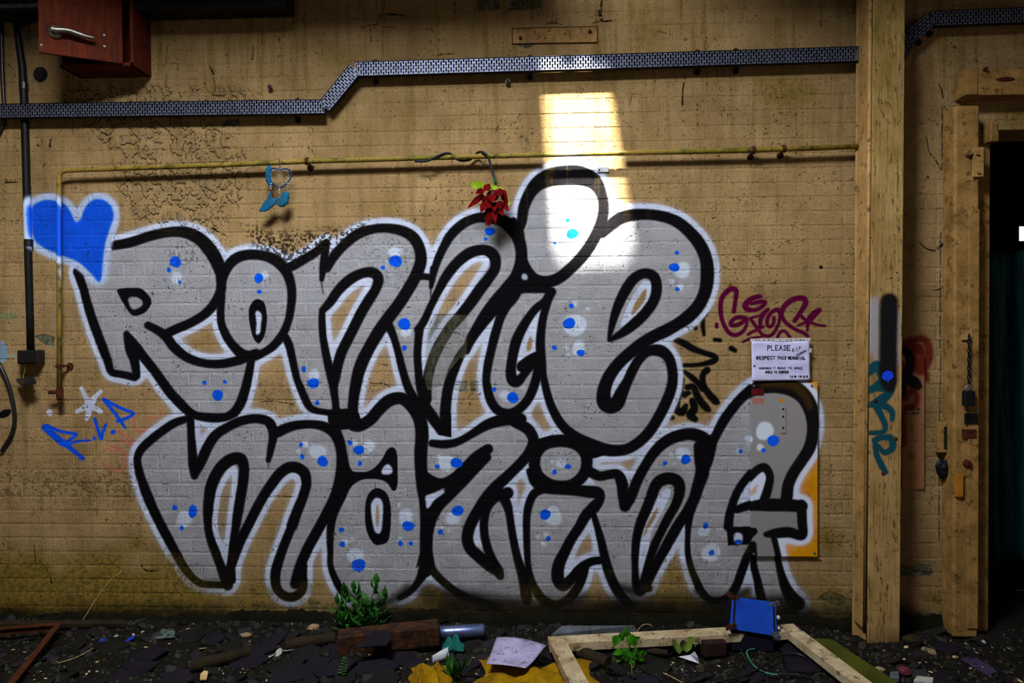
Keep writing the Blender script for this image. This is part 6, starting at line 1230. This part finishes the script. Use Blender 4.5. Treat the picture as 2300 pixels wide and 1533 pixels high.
for (bx, tx, ty, y_) in ((805, 775, 1330, -.12), (810, 797, 1322, -.10), (815, 848, 1308, -.09), (800, 760, 1352, -.13), (815, 818, 1362, -.16), (822, 866, 1340, -.10), (808, 812, 1390, -.18), (798, 765, 1388, -.16), (818, 838, 1392, -.17)):
    shoot(wd_, ground(bx, 1420)+V(0, rng.uniform(-.02, .02), 0), PV(tx, ty, y_), 16, .100, .030, m_leaf, 1.0)
heartp = (.5, 1.0, .95, .8, .62, .4, .05); nt_ = thing('nettle', 'bright green nettle with toothed heart-shaped leaves in front of the window frame', 'plant', ground(1418, 1515))
bs = ground(1420, 1516); tops = [PV(1408, 1418, -.42), PV(1424, 1440, -.45)]
MB().tube(cr([tuple(bs), tuple(PV(1416, 1470, -.46)), tuple(PV(1408, 1424, -.43))], 6), .003, 6).build('stem', m_gstem, nt_, smooth=True)
def toothed(base, d, side, L, Wd):
    mb = MB(); prof = []; 
    for k, w_ in enumerate((.35, .85, 1.0, .96, .86, .74, .6, .44, .26, .02)): prof += [w_*.88, w_]
    return mb.blade(base, d, side, L, Wd, prof, -.5, .2)
for (px, py, L_, ang) in ((1407, 1420, 22, 100), (1396, 1428, 22, 75), (1383, 1440, 24, 250), (1420, 1440, 28, 300), (1428, 1436, 22, 20), (1385, 1465, 18, 200), (1392, 1462, 16, 120), (1389, 1480, 18, 230), (1406, 1472, 30, 265), (1427, 1474, 18, 300), (1438, 1464, 18, 20), (1447, 1466, 14, 10), (1421, 1490, 16, 290), (1441, 1480, 14, 330), (1427, 1458, 14, 60)):
    sc = mpp(px, py, -.46); p = PV(px, py, -.46-rng.uniform(0, .04)); t = math.radians(ang); d = V(math.cos(t), rng.uniform(-.5, -.1), math.sin(t)).normalized(); sd = V(-math.sin(t), -.15, math.cos(t)); L = L_*sc*1.15
    toothed(p-d*L*.5, d, sd, L, L*.78).build('leaf', m_leaf2, nt_, smooth=False)
    MB().tube([p-d*L*.5, PV(1416, min(1510, py+14), -.46)], .0011, 5).build('leaf_stalk', m_gstem, nt_)
sd_ = thing('seedling', 'low leafy seedling between the two yellow cloths', 'plant', ground(1030, 1524))
for k in range(11):
    t = k*2.4; d = V(math.cos(t), math.sin(t)*.7-.2, .45+.3*(k % 2)); p = ground(1022+6*math.cos(t), 1524)+V(0, 0, .02); MB().blade(p, d, d.cross(V(0, 0, 1)), .085+.02*(k % 3), .024, (.25, .8, 1, .85, .5, .03), -.9, .3).build('leaf', m_leaf, sd_, smooth=True)
MB().tube([ground(1022, 1524), ground(1022, 1524)+V(0, 0, .03)], .005, 6).build('stem', m_gstem, sd_)
sp_ = thing('sprout', 'tiny bright fern sprout on the slates below the timber block', 'plant', ground(768, 1524)); b0 = ground(766, 1524); t0 = b0+V(.022, -.0, .095)
MB().tube([b0, t0], .0016, 5).build('stem', m_gstem, sp_)
for k in range(12):
    p = b0.lerp(t0, .2+.8*k/11); d = V((-1 if k % 2 else 1)*.9, -.25, .5); MB().blade(p, d, V(0, 0, 1).cross(d), .024*(1.1-.05*k), .010, (.4, 1, .9, .05), -.3, .2).build('leaf', m_leaf2, sp_, smooth=True)
cl_ = thing('cabbage_leaf', 'pale green ragged leaf clump beside the sooty brick', 'plant', ground(1552, 1464))
for (px, py, ang, L_) in ((1528, 1466, 130, 34), (1540, 1462, 60, 36), (1548, 1456, 40, 30), (1534, 1460, 95, 26)):
    t = math.radians(ang); p = GV(px, py, .02); d = V(math.cos(t), .1, math.sin(t)*.8); MB().blade(p, d, V(0, -.6, 1).cross(d), L_*mpp(px, py), .04, (.4, .8, 1, .7, .9, .3), .6, .5).build('leaf', M('pale_leaf', (112, 132, 52), (64, 88, 24), 40, .6), cl_, smooth=True)
s2 = thing('sprout', 'tiny green sprout at the lower edge under the nettle', 'plant', ground(1424, 1528))
for k in range(6):
    t = k*1.05; d = V(math.cos(t), math.sin(t)*.6-.2, .6); MB().blade(ground(1422, 1530)+V(0, 0, .006), d, d.cross(V(0, 0, 1)), .03, .018, (.3, 1, 1, .6, .05), -.7, .3).build('leaf', m_leafd, s2, smooth=True)
# dry twigs
for (pts, lb) in (([(157, 1418, .30), (185, 1392, .2), (215, 1345, .1), (245, 1305, .05), (272, 1283, .0)], 'thin dry grass stalk leaning on the mossy wall at the left'), ([(130, 1488, 0), (170, 1476, 0), (210, 1455, 0)], 'thin dry stalk lying on the rubble near the rusty angle iron'), ([(1426, 1428, 0), (1434, 1412, 0), (1446, 1402, 0), (1460, 1402, 0), (1466, 1408, 0)], 'thin curved dry stalk arching over the window frame rail'), ([(1490, 1510, 0), (1520, 1525, 0), (1545, 1540, 0)], 'pale dry stalk lying at the lower edge right of the nettle')):
    if 'leaning' in lb: q = [PV(px, py, -.02-.25*dz) for px, py, dz in pts]
    elif 'arching' in lb: q = [PV(px, py, -.16) for px, py, dz in pts]
    else: q = [GV(px, py, .02) for px, py, dz in pts]
    tag(MB().tube(cr([tuple(p) for p in q], 5), .0016, 5).build('dry_stalk', m_flake, smooth=True, loc=q[0]), lb, 'stalk')
